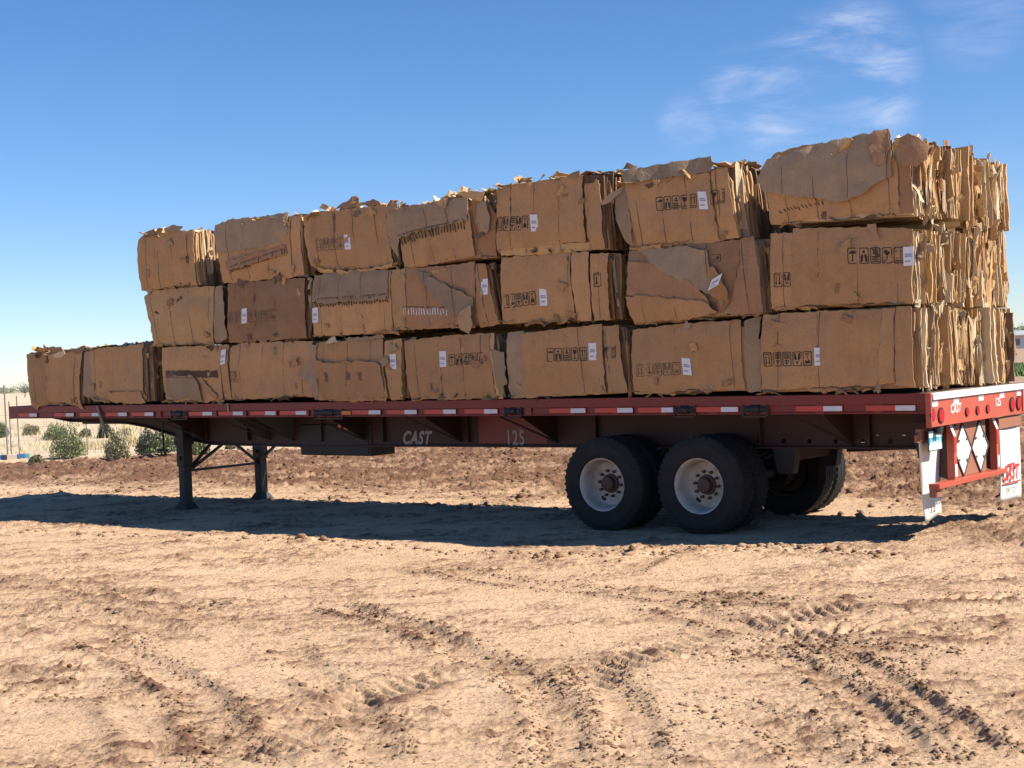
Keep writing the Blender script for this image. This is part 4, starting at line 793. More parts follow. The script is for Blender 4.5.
class Bale:
    def __init__(s, key, quad, near=True):
        s.key = key; s.q = quad; s.near = near; s.seed = hash_(key)
        us = [p[0] for p in quad]; hs = [p[1] for p in quad]
        s.u0, s.u1, s.h0, s.h1 = min(us), max(us), min(hs), max(hs)
        n = 4; s.wires = [s.u0+(s.u1-s.u0)*(k+.5+.12*math.sin(s.seed*3.1+k))/n for k in range(n)]
    def st(s, a, b):
        # a: 0 rear(right) .. 1 front(left); b: 0 bottom .. 1 top
        TL, TR_, BR, BL = s.q
        r = (BR[0]+(TR_[0]-BR[0])*b, BR[1]+(TR_[1]-BR[1])*b); l = (BL[0]+(TL[0]-BL[0])*b, BL[1]+(TL[1]-BL[1])*b)
        return r[0]+(l[0]-r[0])*a, r[1]+(l[1]-r[1])*a
    def face(s, u, h):
        a = (u-s.u0)/(s.u1-s.u0); b = (h-s.h0)/(s.h1-s.h0); a = min(max(a, -.2), 1.2); b = min(max(b, -.2), 1.2)
        y = .028*(1-abs(2*b-1)**3) - .012*max(0, abs(2*a-1)-.8)/.2
        y += .024*noise.noise((u*1.6, h*2.2, s.seed*5.3)) + .006*noise.noise((u*6, h*3.5, s.seed*2.1)) - .007*max(0., 1-abs(noise.noise((u*2.3, h*2.9, s.seed*3.7)))*14)
        for w in s.wires: y -= .020*math.exp(-((u-w)/.034)**2)
        return y
def hash_(k):
    x = 0
    for c in k: x = (x*131+ord(c)) % 9973
    return x/9973.*40

def sheets(b, ybase, depth, top, light=False):
    """the pressed stack of torn cartons: many upright boards with ragged ends"""
    rng = random.Random(b.key+'s'); mb = MB(); y = -.012; k = 0; rearmost = b.q[1][0] < .3
    cols = [0, .012, .03, .06, .12, .3, .55, .8, .95, 1.] if not light else [0, .03, .3, .9, 1]
    rows = 9 if not light else 4
    if rearmost: rows = 13
    clus = 0.
    while y > -depth:
        th = (rng.uniform(.006, .026) if rearmost else rng.uniform(.010, .034)) if not light else .1
        if rng.random() < .25: clus = rng.uniform(-.05, .085)
        prot = clus + rng.uniform(-.03, .03)
        if rng.random() < .12: prot += rng.uniform(.02, .06)
        if y > -.06: prot = min(prot, .0) * .4
        m_ = rng.choices('KBLGODW', weights=[20, 7, 38, 4, 5, 2, 24] if rearmost else [30, 26, 10, 14, 6, 12, 2])[0]  # tail-end boards picked paler, so sunlight there is partly in their colour
        topj = rng.uniform(-.045, .012) if not top else rng.uniform(-.05, .03)
        if y > -.10: topj = min(topj, -.008)
        botj = rng.uniform(0, .02); sid = rng.random()*50
        cut = rng.random() < (.45 if rearmost else .3); cb = rng.uniform(.2, .9); cs = rng.choice((-1, 1)); cd = rng.uniform(.04, .22 if y < -.08 else .05)
        curl = rng.uniform(-.05, .05) if y < -.1 else 0
        G1 = []; 
        for i in range(rows+1):
            bb = i/rows
            jag = rng.uniform(-.006, .006) + .022*noise.noise((bb*2.2, sid, 1.))
            for j, a in enumerate(cols):
                u, h = b.st(a, bb)
                e = max(0., 1-a/.12)
                u -= (prot+jag)*e if a < .12 else 0
                if cut and ((bb-cb)*cs > 0): u += cd*e
                if a > .93: u += .02*noise.noise((bb*6, sid, 4.))
                if i == rows: h += (topj if not light else 0) + (.03 if top else .012)*noise.noise((u*4, sid, 7.)) - (.02*e)
                if i == 0: h += (botj if not light else 0) + .012*noise.noise((u*4, sid, 9.))
                edge = 1 if not b.near else math.exp(y/.12)
                yy = y + (b.face(u, h) if b.near else 0)*math.exp(y/.16)
                yy += .010*noise.noise((u*2.5, h*2, sid*.1)) + e*(curl*(1-a/.12) + .022*noise.noise((h*1.8, sid, 3.)))*(0 if y > -.05 else 1)
                G1.append((u, yy+ybase, D+h))
        nc = len(cols); n = len(G1); ht = th*.48
        vs = [(p[0], p[1]+ht, p[2]) for p in G1]+[(p[0], p[1]-ht, p[2]) for p in G1]
        fs = []
        for i in range(rows):
            for j in range(nc-1):
                q = (i*nc+j, i*nc+j+1, (i+1)*nc+j+1, (i+1)*nc+j); fs.append(q); fs.append(tuple(x+n for x in reversed(q)))
        ring = [j for j in range(nc)]+[i*nc+nc-1 for i in range(1, rows+1)]+[rows*nc+j for j in range(nc-2, -1, -1)]+[i*nc for i in range(rows-1, 0, -1)]
        fs += [(ring[t], ring[(t+1) % len(ring)], ring[(t+1) % len(ring)]+n, ring[t]+n) for t in range(len(ring))]
        mb.add(vs, fs, CBI[m_]); y -= th + (rng.uniform(0, .006) if not light else 0); k += 1
    return mb

def shard(mb, c, ax, ay, w, h, bend, rng, m_, jag=.25):
    """one torn scrap of board: bent grid with a ragged outline, 4 mm thick"""
    ax = ax.normalized(); nrm = ax.cross(ay).normalized(); ay = nrm.cross(ax).normalized(); n = 5; G1 = []
    sh = rng.uniform(-.3, .3)
    for i in range(n+1):
        for j in range(n+1):
            s, t = i/n-.5, j/n-.5; ed = 1+(rng.uniform(-jag, jag*.3) if i in (0, n) or j in (0, n) else 0)
            x = s*w*ed*(1-.35*t*sh)+sh*t*w*.4; yv = t*h*ed; z = bend*(s*s*w*2.2) + bend*t*h*.6*noise.noise((s*3, t*3, c.x*9))+rng.uniform(-.003, .003)
            G1.append(c+ax*x+ay*yv+nrm*z)
    N_ = len(G1); vs = [p+nrm*.002 for p in G1]+[p-nrm*.002 for p in G1]; fs = []
    for i in range(n):
        for j in range(n):
            q = (i*(n+1)+j, i*(n+1)+j+1, (i+1)*(n+1)+j+1, (i+1)*(n+1)+j); fs.append(q); fs.append(tuple(x+N_ for x in reversed(q)))
    ring = [j for j in range(n+1)]+[i*(n+1)+n for i in range(1, n+1)]+[n*(n+1)+j for j in range(n-1, -1, -1)]+[i*(n+1) for i in range(n-1, 0, -1)]
    fs += [(ring[t], ring[(t+1) % len(ring)], ring[(t+1) % len(ring)]+N_, ring[t]+N_) for t in range(len(ring))]
    mb.add(vs, fs, CBI[m_])

def tail_scraps(sc, b, rng, y0, rearmost):
    W_ = 'KLWBG'
    for _ in range(26 if rearmost else 6):      # tall strips of folded board facing the tail
        bb = rng.uniform(.3, .7); hl = (b.h1-b.h0)*rng.uniform(.35, .9); u, h = b.st(0, bb); y = y0-rng.uniform(.05, 1.15)*(1 if rearmost else .5)
        shard(sc, Vector((u-rng.uniform(.0, .075 if rearmost else .05), y, D+h)), Vector((rng.uniform(-.9, .9), 1, rng.uniform(-.12, .12))), Vector((rng.uniform(-.08, .08), rng.uniform(-.14, .14), 1)), rng.uniform(.025, .10), hl, rng.uniform(-.5, .5), rng, rng.choices(W_, weights=[2, 6, 7, 1, 1])[0], .25)  # mostly pale board, adding sunlit brightness by colour
    for _ in range(34 if rearmost else 4):
        bb = rng.random(); u, h = b.st(0, bb); y = y0-rng.uniform(.05, 1.15)*(1 if rearmost else .4); tl = rng.uniform(-.5, .5)
        shard(sc, Vector((u-rng.uniform(-.02, .06), y, D+h)), Vector((rng.uniform(-.6, .6), 1, tl*.6)), Vector((rng.uniform(-.35, .35), tl, 1)), rng.uniform(.03, .12), rng.uniform(.06, .24), rng.uniform(-1.4, 1.4), rng, rng.choices('KBLGW', weights=[4, 2, 5, 1, 4])[0])

def panel_mesh(b, poly, layer, kind, rng):
    poly = rough_poly(poly, .009 if kind == 'p' else .013, rng)
    us = [p[0] for p in poly]; hs = [p[1] for p in poly]; u0, u1, h0, h1 = min(us), max(us), min(hs), max(hs)
    st = .05; mb = MB(); V = {}; F = []; vl = []
    gu, gh_ = (rng.uniform(-.02, .02), rng.uniform(-.03, .03)) if kind == 't' else (0, 0)
    sd = rng.random()*30; uc, hc = (u0+u1)/2, (h0+h1)/2
    lift = .010 if kind == 't' else 0
    out = max(0., .10-u0) if u0 < .10 else 0
    def Y(u, h):
        y = b.face(u, h)+.010+layer*.009+lift
        if kind == 't': y += gu*(u-uc)/.5+gh_*(h-hc)/.3 + .020*(noise.noise((u*4.5, h*5.5, sd))+.3) + .008*noise.noise((u*13, h*13, sd))
        else: y += .005*noise.noise((u*9, h*9, sd)) - .012*max(0., 1-abs(noise.noise((u*1.7+sd, h*2.6, sd)))*11)
        if u < .12 and kind == 't': y -= (0.12-u)**2*1.5      # folds round the tail corner
        return y
    i0, i1 = math.floor(u0/st), math.ceil(u1/st); j0, j1 = math.floor(h0/st), math.ceil(h1/st)
    for i in range(i0, i1):
        for j in range(j0, j1):
            c = clip_poly(poly, i*st, (i+1)*st, j*st, (j+1)*st)
            if len(c) < 3: continue
            ids = []
            for p in c:
                k = (round(p[0], 4), round(p[1], 4))
                if k not in V: V[k] = len(vl); vl.append((p[0], Y(*p), D+p[1]))
                if not ids or ids[-1] != V[k]: ids.append(V[k])
            if ids[0] == ids[-1]: ids.pop()
            if len(set(ids)) == len(ids) and len(ids) > 2: F.append(tuple(ids))
    return vl, F, Y

def solid(vl, F, th, name, mat, parent, origin):
    import bmesh
    me = bpy.data.meshes.new(name); me.from_pydata([(a-origin[0], y-origin[1], c-origin[2]) for a, y, c in vl], [], F)
    bm = bmesh.new(); bm.from_mesh(me); bmesh.ops.remove_doubles(bm, verts=bm.verts, dist=.002)
    bmesh.ops.recalc_face_normals(bm, faces=bm.faces)
    # front faces must look to +y
    s = sum(f.normal.y*f.calc_area() for f in bm.faces)
    if s < 0: bmesh.ops.reverse_faces(bm, faces=bm.faces)
    top = [f for f in bm.faces]
    ret = bmesh.ops.extrude_face_region(bm, geom=top)
    nv = [g for g in ret['geom'] if isinstance(g, bmesh.types.BMVert)]
    # the extruded copy is moved outward, the old one stays as the back
    for v in nv: v.co.y += th
    bmesh.ops.recalc_face_normals(bm, faces=bm.faces)
    bm.to_mesh(me); bm.free(); me.materials.append(mat); me.update()
    o = bpy.data.objects.new(name, me); COL.objects.link(o); o.parent = parent
    smooth_angle(o, 40)
    return o

# icons: polygons in a 1 x 1.55 box, origin bottom left
def ring(pts, w):
    out = []
    n = len(pts); cx = sum(p[0] for p in pts)/n; cy = sum(p[1] for p in pts)/n
    inn = [(p[0]+(cx-p[0])*w/max(abs(cx-p[0]), .2), p[1]+(cy-p[1])*w/max(abs(cy-p[1]), .2)) for p in pts]
    return [[pts[i], pts[(i+1) % n], inn[(i+1) % n], inn[i]] for i in range(n)]
def rrect(x0, y0, x1, y1, r):
    o = []
    for cx, cy, a0 in ((x1-r, y1-r, 0), (x0+r, y1-r, 90), (x0+r, y0+r, 180), (x1-r, y0+r, 270)):
        for k in range(4): a = math.radians(a0+k*30); o.append((cx+r*math.cos(a), cy+r*math.sin(a)))
    return o
def bx_(x0, y0, x1, y1): return [(x0, y0), (x1, y0), (x1, y1), (x0, y1)]
def icon(ch):
    P = ring(rrect(.06, .04, .94, 1.5, .14), .075)
    if ch == 'U':
        P.append([(.2+.3*(1-math.cos(math.radians(a))), .98+.26*math.sin(math.radians(a))) for a in range(0, 181, 20)]); P += [bx_(.46, .35, .53, 1.0), bx_(.36, .30, .53, .37)]
    elif ch == 'H':
        P += [[(.2, .2), (.36, .2), (.46, .8), (.36, .95), (.2, .75)], [(.8, .2), (.64, .2), (.54, .8), (.64, .95), (.8, .75)], bx_(.40, 1.02, .60, 1.25)]
    elif ch == 'S':
        P += [bx_(.2, .2, .8, .32), bx_(.2, .4, .8, .52), bx_(.2, .6, .8, .72), bx_(.52, .8, .62, 1.32), [(.28, .98), (.34, .98), (.60, 1.3), (.54, 1.34)], bx_(.28, .9, .74, 1.0)]
    elif ch == 'G':
        P += [[(.25, 1.25), (.27, .95), (.42, .78), (.58, .78), (.73, .95), (.75, 1.25)], bx_(.46, .35, .54, .8), bx_(.3, .25, .7, .35)]
    elif ch == 'A':
        for x in (.33, .67): P += [bx_(x-.04, .42, x+.04, 1.1), [(x-.13, 1.05), (x+.13, 1.05), (x, 1.3)]]
        P += [bx_(.2, .22, .8, .3)]
    else:
        P += [bx_(.25, .5, .55, .6), bx_(.6, .5, .75, 1.1)]
    return P

def make_bale(key, spec, label, group):
    b = Bale(key, spec['quad']); rng = random.Random(key+'x')
    org = ((b.u0+b.u1)/2, -.6, D+b.h0); top = key[0] == '2' or key in ('00', '01')
    root = empty('cardboard_bale', TM @ Vector(org), EUL); tag(root, label, 'cardboard bale', group)
    mb = sheets(b, 0., 1.19, top)
    mb.build('sheet_stack', CBL, root, origin=org)
    # torn scraps on top and at the rear end
    sc = MB(); rearmost = b.q[1][0] < .3
    if top:
        for _ in range(46 if key[0] == '2' else 18):
            a = rng.random(); u, h = b.st(a, 1.); y = -rng.uniform(.0, .9)**1.3
            shard(sc, Vector((u, y, D+h+rng.uniform(-.02, .03))), Vector((1, rng.uniform(-.5, .5), rng.uniform(-.2, .2))), Vector((rng.uniform(-.3, .3), 1, rng.uniform(-.35, .35))), rng.uniform(.08, .34), rng.uniform(.08, .26), rng.uniform(-.6, .6), rng, rng.choices('KBLGW', weights=[4, 3, 4, 3, 4])[0])
    tail_scraps(sc, b, rng, 0., rearmost)
    for _ in range(5):
        a = rng.uniform(.04, .96); bb = rng.choice((rng.uniform(.0, .22), rng.uniform(.8, 1.), rng.random())); u, h = b.st(a, bb)
        shard(sc, Vector((u, b.face(u, h)+.034, D+h)), Vector((1, rng.uniform(-.06, .06), rng.uniform(-.5, .5))), Vector((rng.uniform(-.5, .5), rng.uniform(-.05, .12), 1)), rng.uniform(.05, .2), rng.uniform(.03, .12), rng.uniform(-.25, .25), rng, rng.choices('KBLGD', weights=[3, 3, 2, 2, 2])[0], .45)
    for _ in range(9):                       # crushed edges squeezed out along the joint below
        a = rng.random(); u, h = b.st(a, 0.)
        shard(sc, Vector((u, .012, D+h+rng.uniform(.0, .02))), Vector((1, rng.uniform(-.1, .1), rng.uniform(-.1, .1))), Vector((0, .5, rng.uniform(-.6, 1))), rng.uniform(.08, .3), rng.uniform(.03, .06), rng.uniform(-.5, .5), rng, rng.choice('KBGDL'))
    if sc.v: tag(sc.build('torn_scraps', CBL, root, origin=org), kind='stuff')
    panels = []
    for poly, layer, mat, kind in spec['panels']:
        vl, F, Y = panel_mesh(b, poly, layer, kind, rng)
        if not F: continue
        o = solid(vl, F, .006, 'box_panel' if kind == 'p' else 'torn_flap', CB[mat], root, org)
        panels.append((poly, Y, o, kind))
    def surf(u, h):
        best = None
        for poly, Y, o, kind in panels:
            ins = False
            for i in range(len(poly)):
                (x1, y1), (x2, y2) = poly[i-1], poly[i]
                if (y1 > h) != (y2 > h) and u < (x2-x1)*(h-y1)/(y2-y1)+x1: ins = not ins
            if ins:
                y = Y(u, h)
                if best is None or y > best[0]: best = (y, o)
        return (best[0]+.006, best[1]) if best else (b.face(u, h)+.016, root)
    for (p, hm, icons, flip, strength) in spec['marks']:
        (ua, ha), (ub, hb) = p; n = len(icons); pr_ = None; groups = {}
        for i, ch in enumerate(icons):
            for pg in icon(ch):
                pts = []
                ow = None
                for x, yv in pg:
                    if flip: x, yv = 1-x, 1.54-yv
                    f = (i+x)/n; u = ua+(ub-ua)*f; h = ha+(hb-ha)*f+yv/1.54*hm
                    pts.append((u, h))
                cu, ch_ = sum(q[0] for q in pts)/len(pts), sum(q[1] for q in pts)/len(pts); yc, ow = surf(cu, ch_)
                v = [(u, max(surf(u, h)[0], yc-.004)+.0022, D+h) for u, h in pts]
                g = groups.setdefault(ow.name, (ow, MB())); g[1].add(v, [tuple(range(len(v)))])
        for ow, m_ in groups.values(): m_.build('printed_symbols', INK if strength > .75 else INKF, ow, origin=org)
    for (c, hm, wm, layer, tilt) in spec['labels']:
        t = math.radians(tilt); u, h = c; y, ow = surf(u, h)
        for dy in (hm*.4, -hm*.4): y = max(y, surf(u, h+dy)[0])
        m_ = MB(); wd = wm if wm > .04 else .08
        def lp(x, z, off): return (u-(x*math.cos(t)+z*math.sin(t)), y+off, D+h+(-x*math.sin(t)*-1*0 + z*math.cos(t) - x*math.sin(t)*-1))
        def quadp(x0, x1, z0, z1, off, mi): m_.add([lp(x0, z0, off), lp(x1, z0, off), lp(x1, z1, off), lp(x0, z1, off)], [(0, 1, 2, 3)], mi)
        w2, h2 = .052 if tilt != 25 else .07, hm/2
        m_.add([lp(x_, z_, o_) for o_ in (0., .003) for x_, z_ in ((-w2, -h2), (w2, -h2), (w2, h2), (-w2, h2))], [(0, 1, 2, 3), (4, 5, 6, 7), (0, 1, 5, 4), (1, 2, 6, 5), (2, 3, 7, 6), (3, 0, 4, 7)], 0)
        for k, (f0, f1, z) in enumerate(((-.7, .6, .18), (-.7, .7, -.02), (-.7, .3, -.55))):
            quadp(f0*w2, f1*w2, z*h2-.006, z*h2+.008, .0045, 1)
        m_.build('shipping_label', [LABEL, LINK], ow, origin=org)
    for (p, hm, kind) in spec['combs']:
        (ua, ha), (ub, hb) = p; L = abs(ua-ub); m_ = MB(); mi = 0
        if kind in ('comb', 'combL', 'scrib'):
            n = max(4, int(L/.042))
            for i in range(n+1):
                f = i/n; u = ua+(ub-ua)*f; h = ha+(hb-ha)*f+rng.uniform(-.01, .01); hw = .009 if kind == 'comb' else .007; hl = hm*.5*rng.uniform(.7, 1.15)
                sl = rng.uniform(-.012, .012)+(.02 if kind == 'scrib' else 0)
                if kind == 'scrib': hl *= .7
                pts = [(u-hw, h-hl), (u+hw, h-hl*.9), (u+hw+sl, h+hl), (u-hw*.6+sl, h+hl*.9)]
                m_.add([(a, surf(a, c_)[0]+.003, D+c_) for a, c_ in pts], [(0, 1, 2, 3)], 0)
            if kind != 'scrib':
                k = 14
                for i in range(k):
                    fa, fb = i/k, (i+1)/k; ya = .5*hm
                    pts = [(ua+(ub-ua)*fa, ha+(hb-ha)*fa+ya), (ua+(ub-ua)*fb, ha+(hb-ha)*fb+ya), (ua+(ub-ua)*fb, ha+(hb-ha)*fb+ya+.02), (ua+(ub-ua)*fa, ha+(hb-ha)*fa+ya+.016)]
                    m_.add([(a, surf(a, c_)[0]+.002, D+c_) for a, c_ in pts], [(0, 1, 2, 3)], 1)
        else:
            k = max(3, int(L/.05)); j = 3
            jj = [rng.uniform(-.008, .008) for _ in range(2*(k+1))]
            for i in range(k):
                f0, f1 = i/k, (i+1)/k
                pts = [(ua+(ub-ua)*f0, ha+(hb-ha)*f0-hm/2+jj[i]), (ua+(ub-ua)*f1, ha+(hb-ha)*f1-hm/2+jj[i+1]), (ua+(ub-ua)*f1, ha+(hb-ha)*f1+hm/2+jj[i+k+1]), (ua+(ub-ua)*f0, ha+(hb-ha)*f0+hm/2+jj[i+k])]
                m_.add([(a, surf(a, c_)[0]+.003, D+c_) for a, c_ in pts], [(0, 1, 2, 3)], 1)
        ow = surf((ua+ub)/2, (ha+hb)/2)[1]
        m_.build('torn_corrugation' if kind != 'band' else 'worn_band', [LABEL if kind == 'combL' else INK, INKF if kind != 'band' else CB['D']], ow, origin=org)
    # wires
    for w in b.wires:
        pts = []
        for t in np.linspace(0.02, .99, 22):
            a = (w-b.u0)/(b.u1-b.u0); u, h = b.st(a, t)
            pts.append((u, surf(u, h)[0]+.001, D+h))
        u, h = b.st((w-b.u0)/(b.u1-b.u0), 1.)
        pts.append((u, -.05, D+h+.012)); 
        m_ = MB(); m_.tube(pts, .003, 5); m_.build('baling_wire', WIRE, root, origin=org)
    return root, b

LBL = {
'00': 'bale with a curled torn top at the very front of the trailer deck',
'01': 'plain bale second from the front of the deck with nothing stacked on it',
'02': 'bottom row bale with a dark horizontal band and a grey patch below it',
'03': 'plain bottom row bale over the landing gear braces, faint print at its left edge',
'04': 'bottom row bale with three dark oval blots and label on its right strip',
'05': 'bottom row bale with label left of its upright symbols, above the CAST lettering',
'06': 'bottom row bale above the number 125, with upright symbols left of its label',
'07': 'bottom row bale over the wheels with faded upside down symbols and label',
'08': 'bottom row bale at the tail with upside down symbols on its left half',
'12': 'pale slumped bale at the front end of the middle row',
'13': 'middle row reddish brown bale with a small label at left beside faint symbols',
'14': 'middle row bale with a long dark sawtooth tear across its grey upper half',
'15': 'middle row bale with a grey torn flap folded diagonally over a pale sawtooth tear',
'16': 'middle row bale in three smooth vertical panels with upside down symbols',
'17': 'middle row crumpled bale with a tilted white label showing through a ripped hole',
'18': 'middle row bale at the tail with large upright symbols and label at its corner',
'22': 'plain top row bale at the front end of the stack',
'23': 'top row bale with grey upper half and a sawtooth tear rising to the right',
'24': 'top row bale with torn triangles standing on top and one small label mid face',
'25': 'top row bale with heavy black zigzag tear and sunlit boards at its upper right',
'26': 'top row smooth square bale with upside down symbols and label at its left',
'27': 'top row bale tilted forward with upright symbols, a label and a grey folded top',
'28': 'top row bale at the tail under one big grey board hanging over it',
}
for key in sorted(BALES):
    make_bale(key, BALES[key], LBL[key], 'bales stacked along the near side of the trailer')
# the far row behind them: only its tail end shows
FAR = {'08': 'bottom bale of the far tail stack, ragged boards above the right tail lamps',
       '18': 'middle bale of the far stack at the tail with pale torn liner boards',
       '28': 'top bale of the far stack at the tail, its upper corner against the sky'}
ROWH = {'0': (.02, .815), '1': (.812, 1.625), '2': (1.622, 2.37)}
for key in sorted(BALES):
    q = BALES[key]['quad']; h0, h1 = ROWH[key[0]]
    tailend = key in FAR
    q2 = [(q[0][0], h1), (q[1][0] if not tailend else .17, h1), (q[2][0] if not tailend else .16, h0), (q[3][0], h0)]
    b = Bale('f'+key, q2, near=False); org = ((b.u0+b.u1)/2, -1.84, D+b.h0)
    root = empty('cardboard_bale', TM @ Vector(org), EUL)
    if tailend: tag(root, FAR[key], 'cardboard bale', 'bales at the tail of the far row')
    else: tag(root, 'cardboard bale of the far row, behind the near stack and out of sight', 'cardboard bale', 'hidden bales of the far row')
    sheets(b, -1.245, 1.2, key[0] == '2', light=not tailend).build('sheet_stack', CBL, root, origin=org)
    sc = MB(); rng = random.Random('f'+key)
    if tailend:
        tail_scraps(sc, b, rng, -1.245, True)
        if key == '08': shard(sc, Vector((.12, -2.56, D+.52)), Vector((0, 1, -.1)), Vector((.1, .25, 1)), .2, .5, .5, rng, 'B')
    if key[0] == '2':
        for _ in range(10):
            u, h = b.st(rng.random(), 1.); shard(sc, Vector((u, -1.3-rng.uniform(0, 1.1), D+h+rng.uniform(-.01, .03))), Vector((1, rng.uniform(-.5, .5), rng.uniform(-.2, .2))), Vector((0, 1, rng.uniform(-.3, .3))), rng.uniform(.08, .3), rng.uniform(.08, .25), rng.uniform(-.5, .5), rng, rng.choice('KBLGW'))
    if sc.v: tag(sc.build('torn_scraps', CBL, root, origin=org), kind='stuff')

# ------------------------------------------------------------------ vegetation and distance
def leafmat(name, c1, c2):
    m, nt, b = new_mat(name); gi = N(nt, 'ShaderNodeNewGeometry')
    r = ramp(nt, [(0, c1), (1, c2)], gi.outputs['Random Per Island']); nt.links.new(r.outputs[0], b.inputs['Base Color']); b.inputs['Roughness'].default_value = .8
    return m
LEAF = {0: leafmat('sage green leaves', (.19, .235, .105), (.31, .345, .175)), 1: leafmat('dry olive leaves', (.26, .25, .14), (.36, .33, .19)), 2: leafmat('dark grey green leaves', (.10, .125, .085), (.16, .18, .12)), 3: leafmat('straw stalks', (.48, .38, .21), (.60, .50, .30))}
STEM = paint('dry twig', (.20, .15, .10), .9)
def bush(x, y, w, h, k, label, rng):
    z0 = gh(x, y)
    root = empty('desert_shrub', (x, y, z0)); tag(root, label, 'shrub', 'desert shrubs beyond the yard')
    mb = MB(); lf = MB(); n = 26
    for i in range(n):
        a = rng.random()*2*math.pi; r = w/2*math.sqrt(rng.random()); tip = Vector((math.cos(a)*r, math.sin(a)*r, h*(.55+.45*rng.random())*math.sqrt(max(.15, 1-(r/(w/2))**2*.8))))
        base = Vector((math.cos(a)*r*.15, math.sin(a)*r*.15, 0)); mid = (base+tip)/2+Vector((math.cos(a), math.sin(a), 0))*r*.15
        mb.tube([base, mid, tip], [.010, .006, .003], 4)
    for i in range(5200 if k != 3 else 900):
        a = rng.random()*2*math.pi; f = rng.random()**.45
        ph = math.acos(rng.random()); lump = .8+.3*noise.noise((math.cos(a)*1.5, math.sin(a)*1.5, ph*1.5+x))
        d = Vector((math.sin(ph)*math.cos(a)*w/2, math.sin(ph)*math.sin(a)*w/2, math.cos(ph)*h*.98))*f*lump + Vector((0, 0, h*.04))
        if noise.noise(d*7+Vector((x, y, 0))) < -.3: continue
        s = rng.uniform(.011, .026) if k != 3 else .012
        v1 = Vector((rng.uniform(-1, 1), rng.uniform(-1, 1), rng.uniform(.2, 1.6))).normalized()*s*1.8; v2 = v1.cross(Vector((rng.random(), rng.random(), rng.random()))).normalized()*s*.55
        if k == 3: v1 = Vector((rng.uniform(-.3, .3), rng.uniform(-.3, .3), 1))*rng.uniform(.1, .3); v2 = Vector((.006, .006, 0))
        lf.add([d-v1-v2*.3, d-v2*0+v2, d+v1, d-v2], [(0, 1, 2, 3)])
    mb.build('stems', STEM, root); tag(lf.build('foliage', LEAF[k], root), kind=None)
    return root
BL = ['grey green shrub cut by the left picture edge, below the front of the deck', 'flat pale olive shrub far beyond the fence, right of the fence posts', 'sage shrub just behind the large round shrub, left of it', 'largest round sage shrub near the yard edge under the front of the deck',
 'tiny olive shrub between the big shrub and the thin post', 'small dark shrub directly behind the dry olive shrub', 'dry olive shrub with bare twigs right of the large round shrub', 'low flat olive shrub beside the striped board by the fence', 'dark grey green shrub left of the near landing leg',
 'wide sage shrub just left of the near landing leg', 'low sage shrub seen between the two landing legs', 'clump of straw coloured dry grass stalks behind the dry olive shrub', 'thin olive shrub low behind the leg braces']
for i, (x, y, w, h, k) in enumerate(BUSH): bush(x, y, w*1.22, h*1.15, k, BL[i], random.Random(i*7+1))
# dry grass and green strip (uncountable)
def grass(name, n, region, hgt, mat, label, seed, wid=.012):
    rs = random.Random(seed); mb = MB()
    for _ in range(n):
        x, y = region(rs); 
        for _k in range(4):
            dx, dy = rs.gauss(0, .12), rs.gauss(0, .12); hh = hgt*rs.uniform(.5, 1.2); l = Vector((rs.gauss(0, .3)*hh, rs.gauss(0, .3)*hh, hh)); s = Vector((wid, rs.uniform(-wid, wid), 0))
            b = Vector((x+dx, y+dy, 0)); mb.add([b-s, b+s, b+l], [(0, 1, 2)])
    tag(mb.build(name, mat), label, 'grass', kind='stuff')
def reg_left(rs):
    y = rs.uniform(41, 80); return (-.36*y+rs.uniform(-4, 9), y) if rs.random() > .4 else (rs.gauss(-11.5, 1.6), rs.gauss(44.5, 1.2))
grass('dry_grass', 1100, reg_left, .22, LEAF[3], 'sparse straw coloured dry grass on the pale desert field', 3)
GREEN = leafmat('fresh grass blades', (.10, .17, .04), (.18, .25, .08))
def reg_right(rs):
    y = rs.uniform(78, 108); return (.343*y+rs.uniform(-6, 16), y)
grass('green_grass', 14000, reg_right, .35, GREEN, 'strip of green grass beyond the yard at the right', 4, .04)
# fence
STEEL = paint('galvanised steel', (.24, .24, .25), .45, amount=.3, metal=.5)
fr = empty('wire_fence', (-13.6, 39.3, 0)); tag(fr, 'thin wire fence with steel posts at the far edge of the yard', 'fence')
posts = [(-.27, .33, 2.0, .022), (.08, -.37, 1.55, .017), (.2, -.1, 1.7, .017), (2.06, -.15, 1.55, .014), (-2.1, .5, 1.9, .02)]
for px, py, hh_, r in posts:
    mb = MB(); mb.tube([(px, py, 0), (px, py, hh_)], r, 8); mb.tube([(px, py, hh_), (px, py, hh_+.03)], [r*1.2, r*.5], 8); mb.build('fence_post', STEEL, fr)
for z in (.15, .5, .85, 1.2, 1.5):
    mb = MB(); mb.tube([(p[0], p[1], z) for p in sorted(posts)], .0025, 4); mb.build('fence_wire', STEEL, fr)
BLUE = paint('blue painted board', (.05, .16, .36), .5, amount=.3); CREAM = paint('cream board', (.62, .5, .42), .6, amount=.3); NAVY = paint('dark navy board', (.03, .035, .08), .6, amount=.3); TEAL = paint('teal board', (.14, .36, .38), .6, amount=.3)
br = empty('striped_board', (-13.5, 38.5, 0), (0, 0, R_(4))); tag(br, 'low blue, cream and navy board lying at the foot of the fence', 'board')
for x0, x1, mt in ((-1.0, -.14, BLUE), (-.14, .01, NAVY), (.01, .27, CREAM), (.27, .48, BLUE), (.48, .61, TEAL)):
    mb = MB(); mb.bbox(x0+.003, x1-.003, -.05, .05, .01, .17, .008); mb.build('board_section', mt, br)
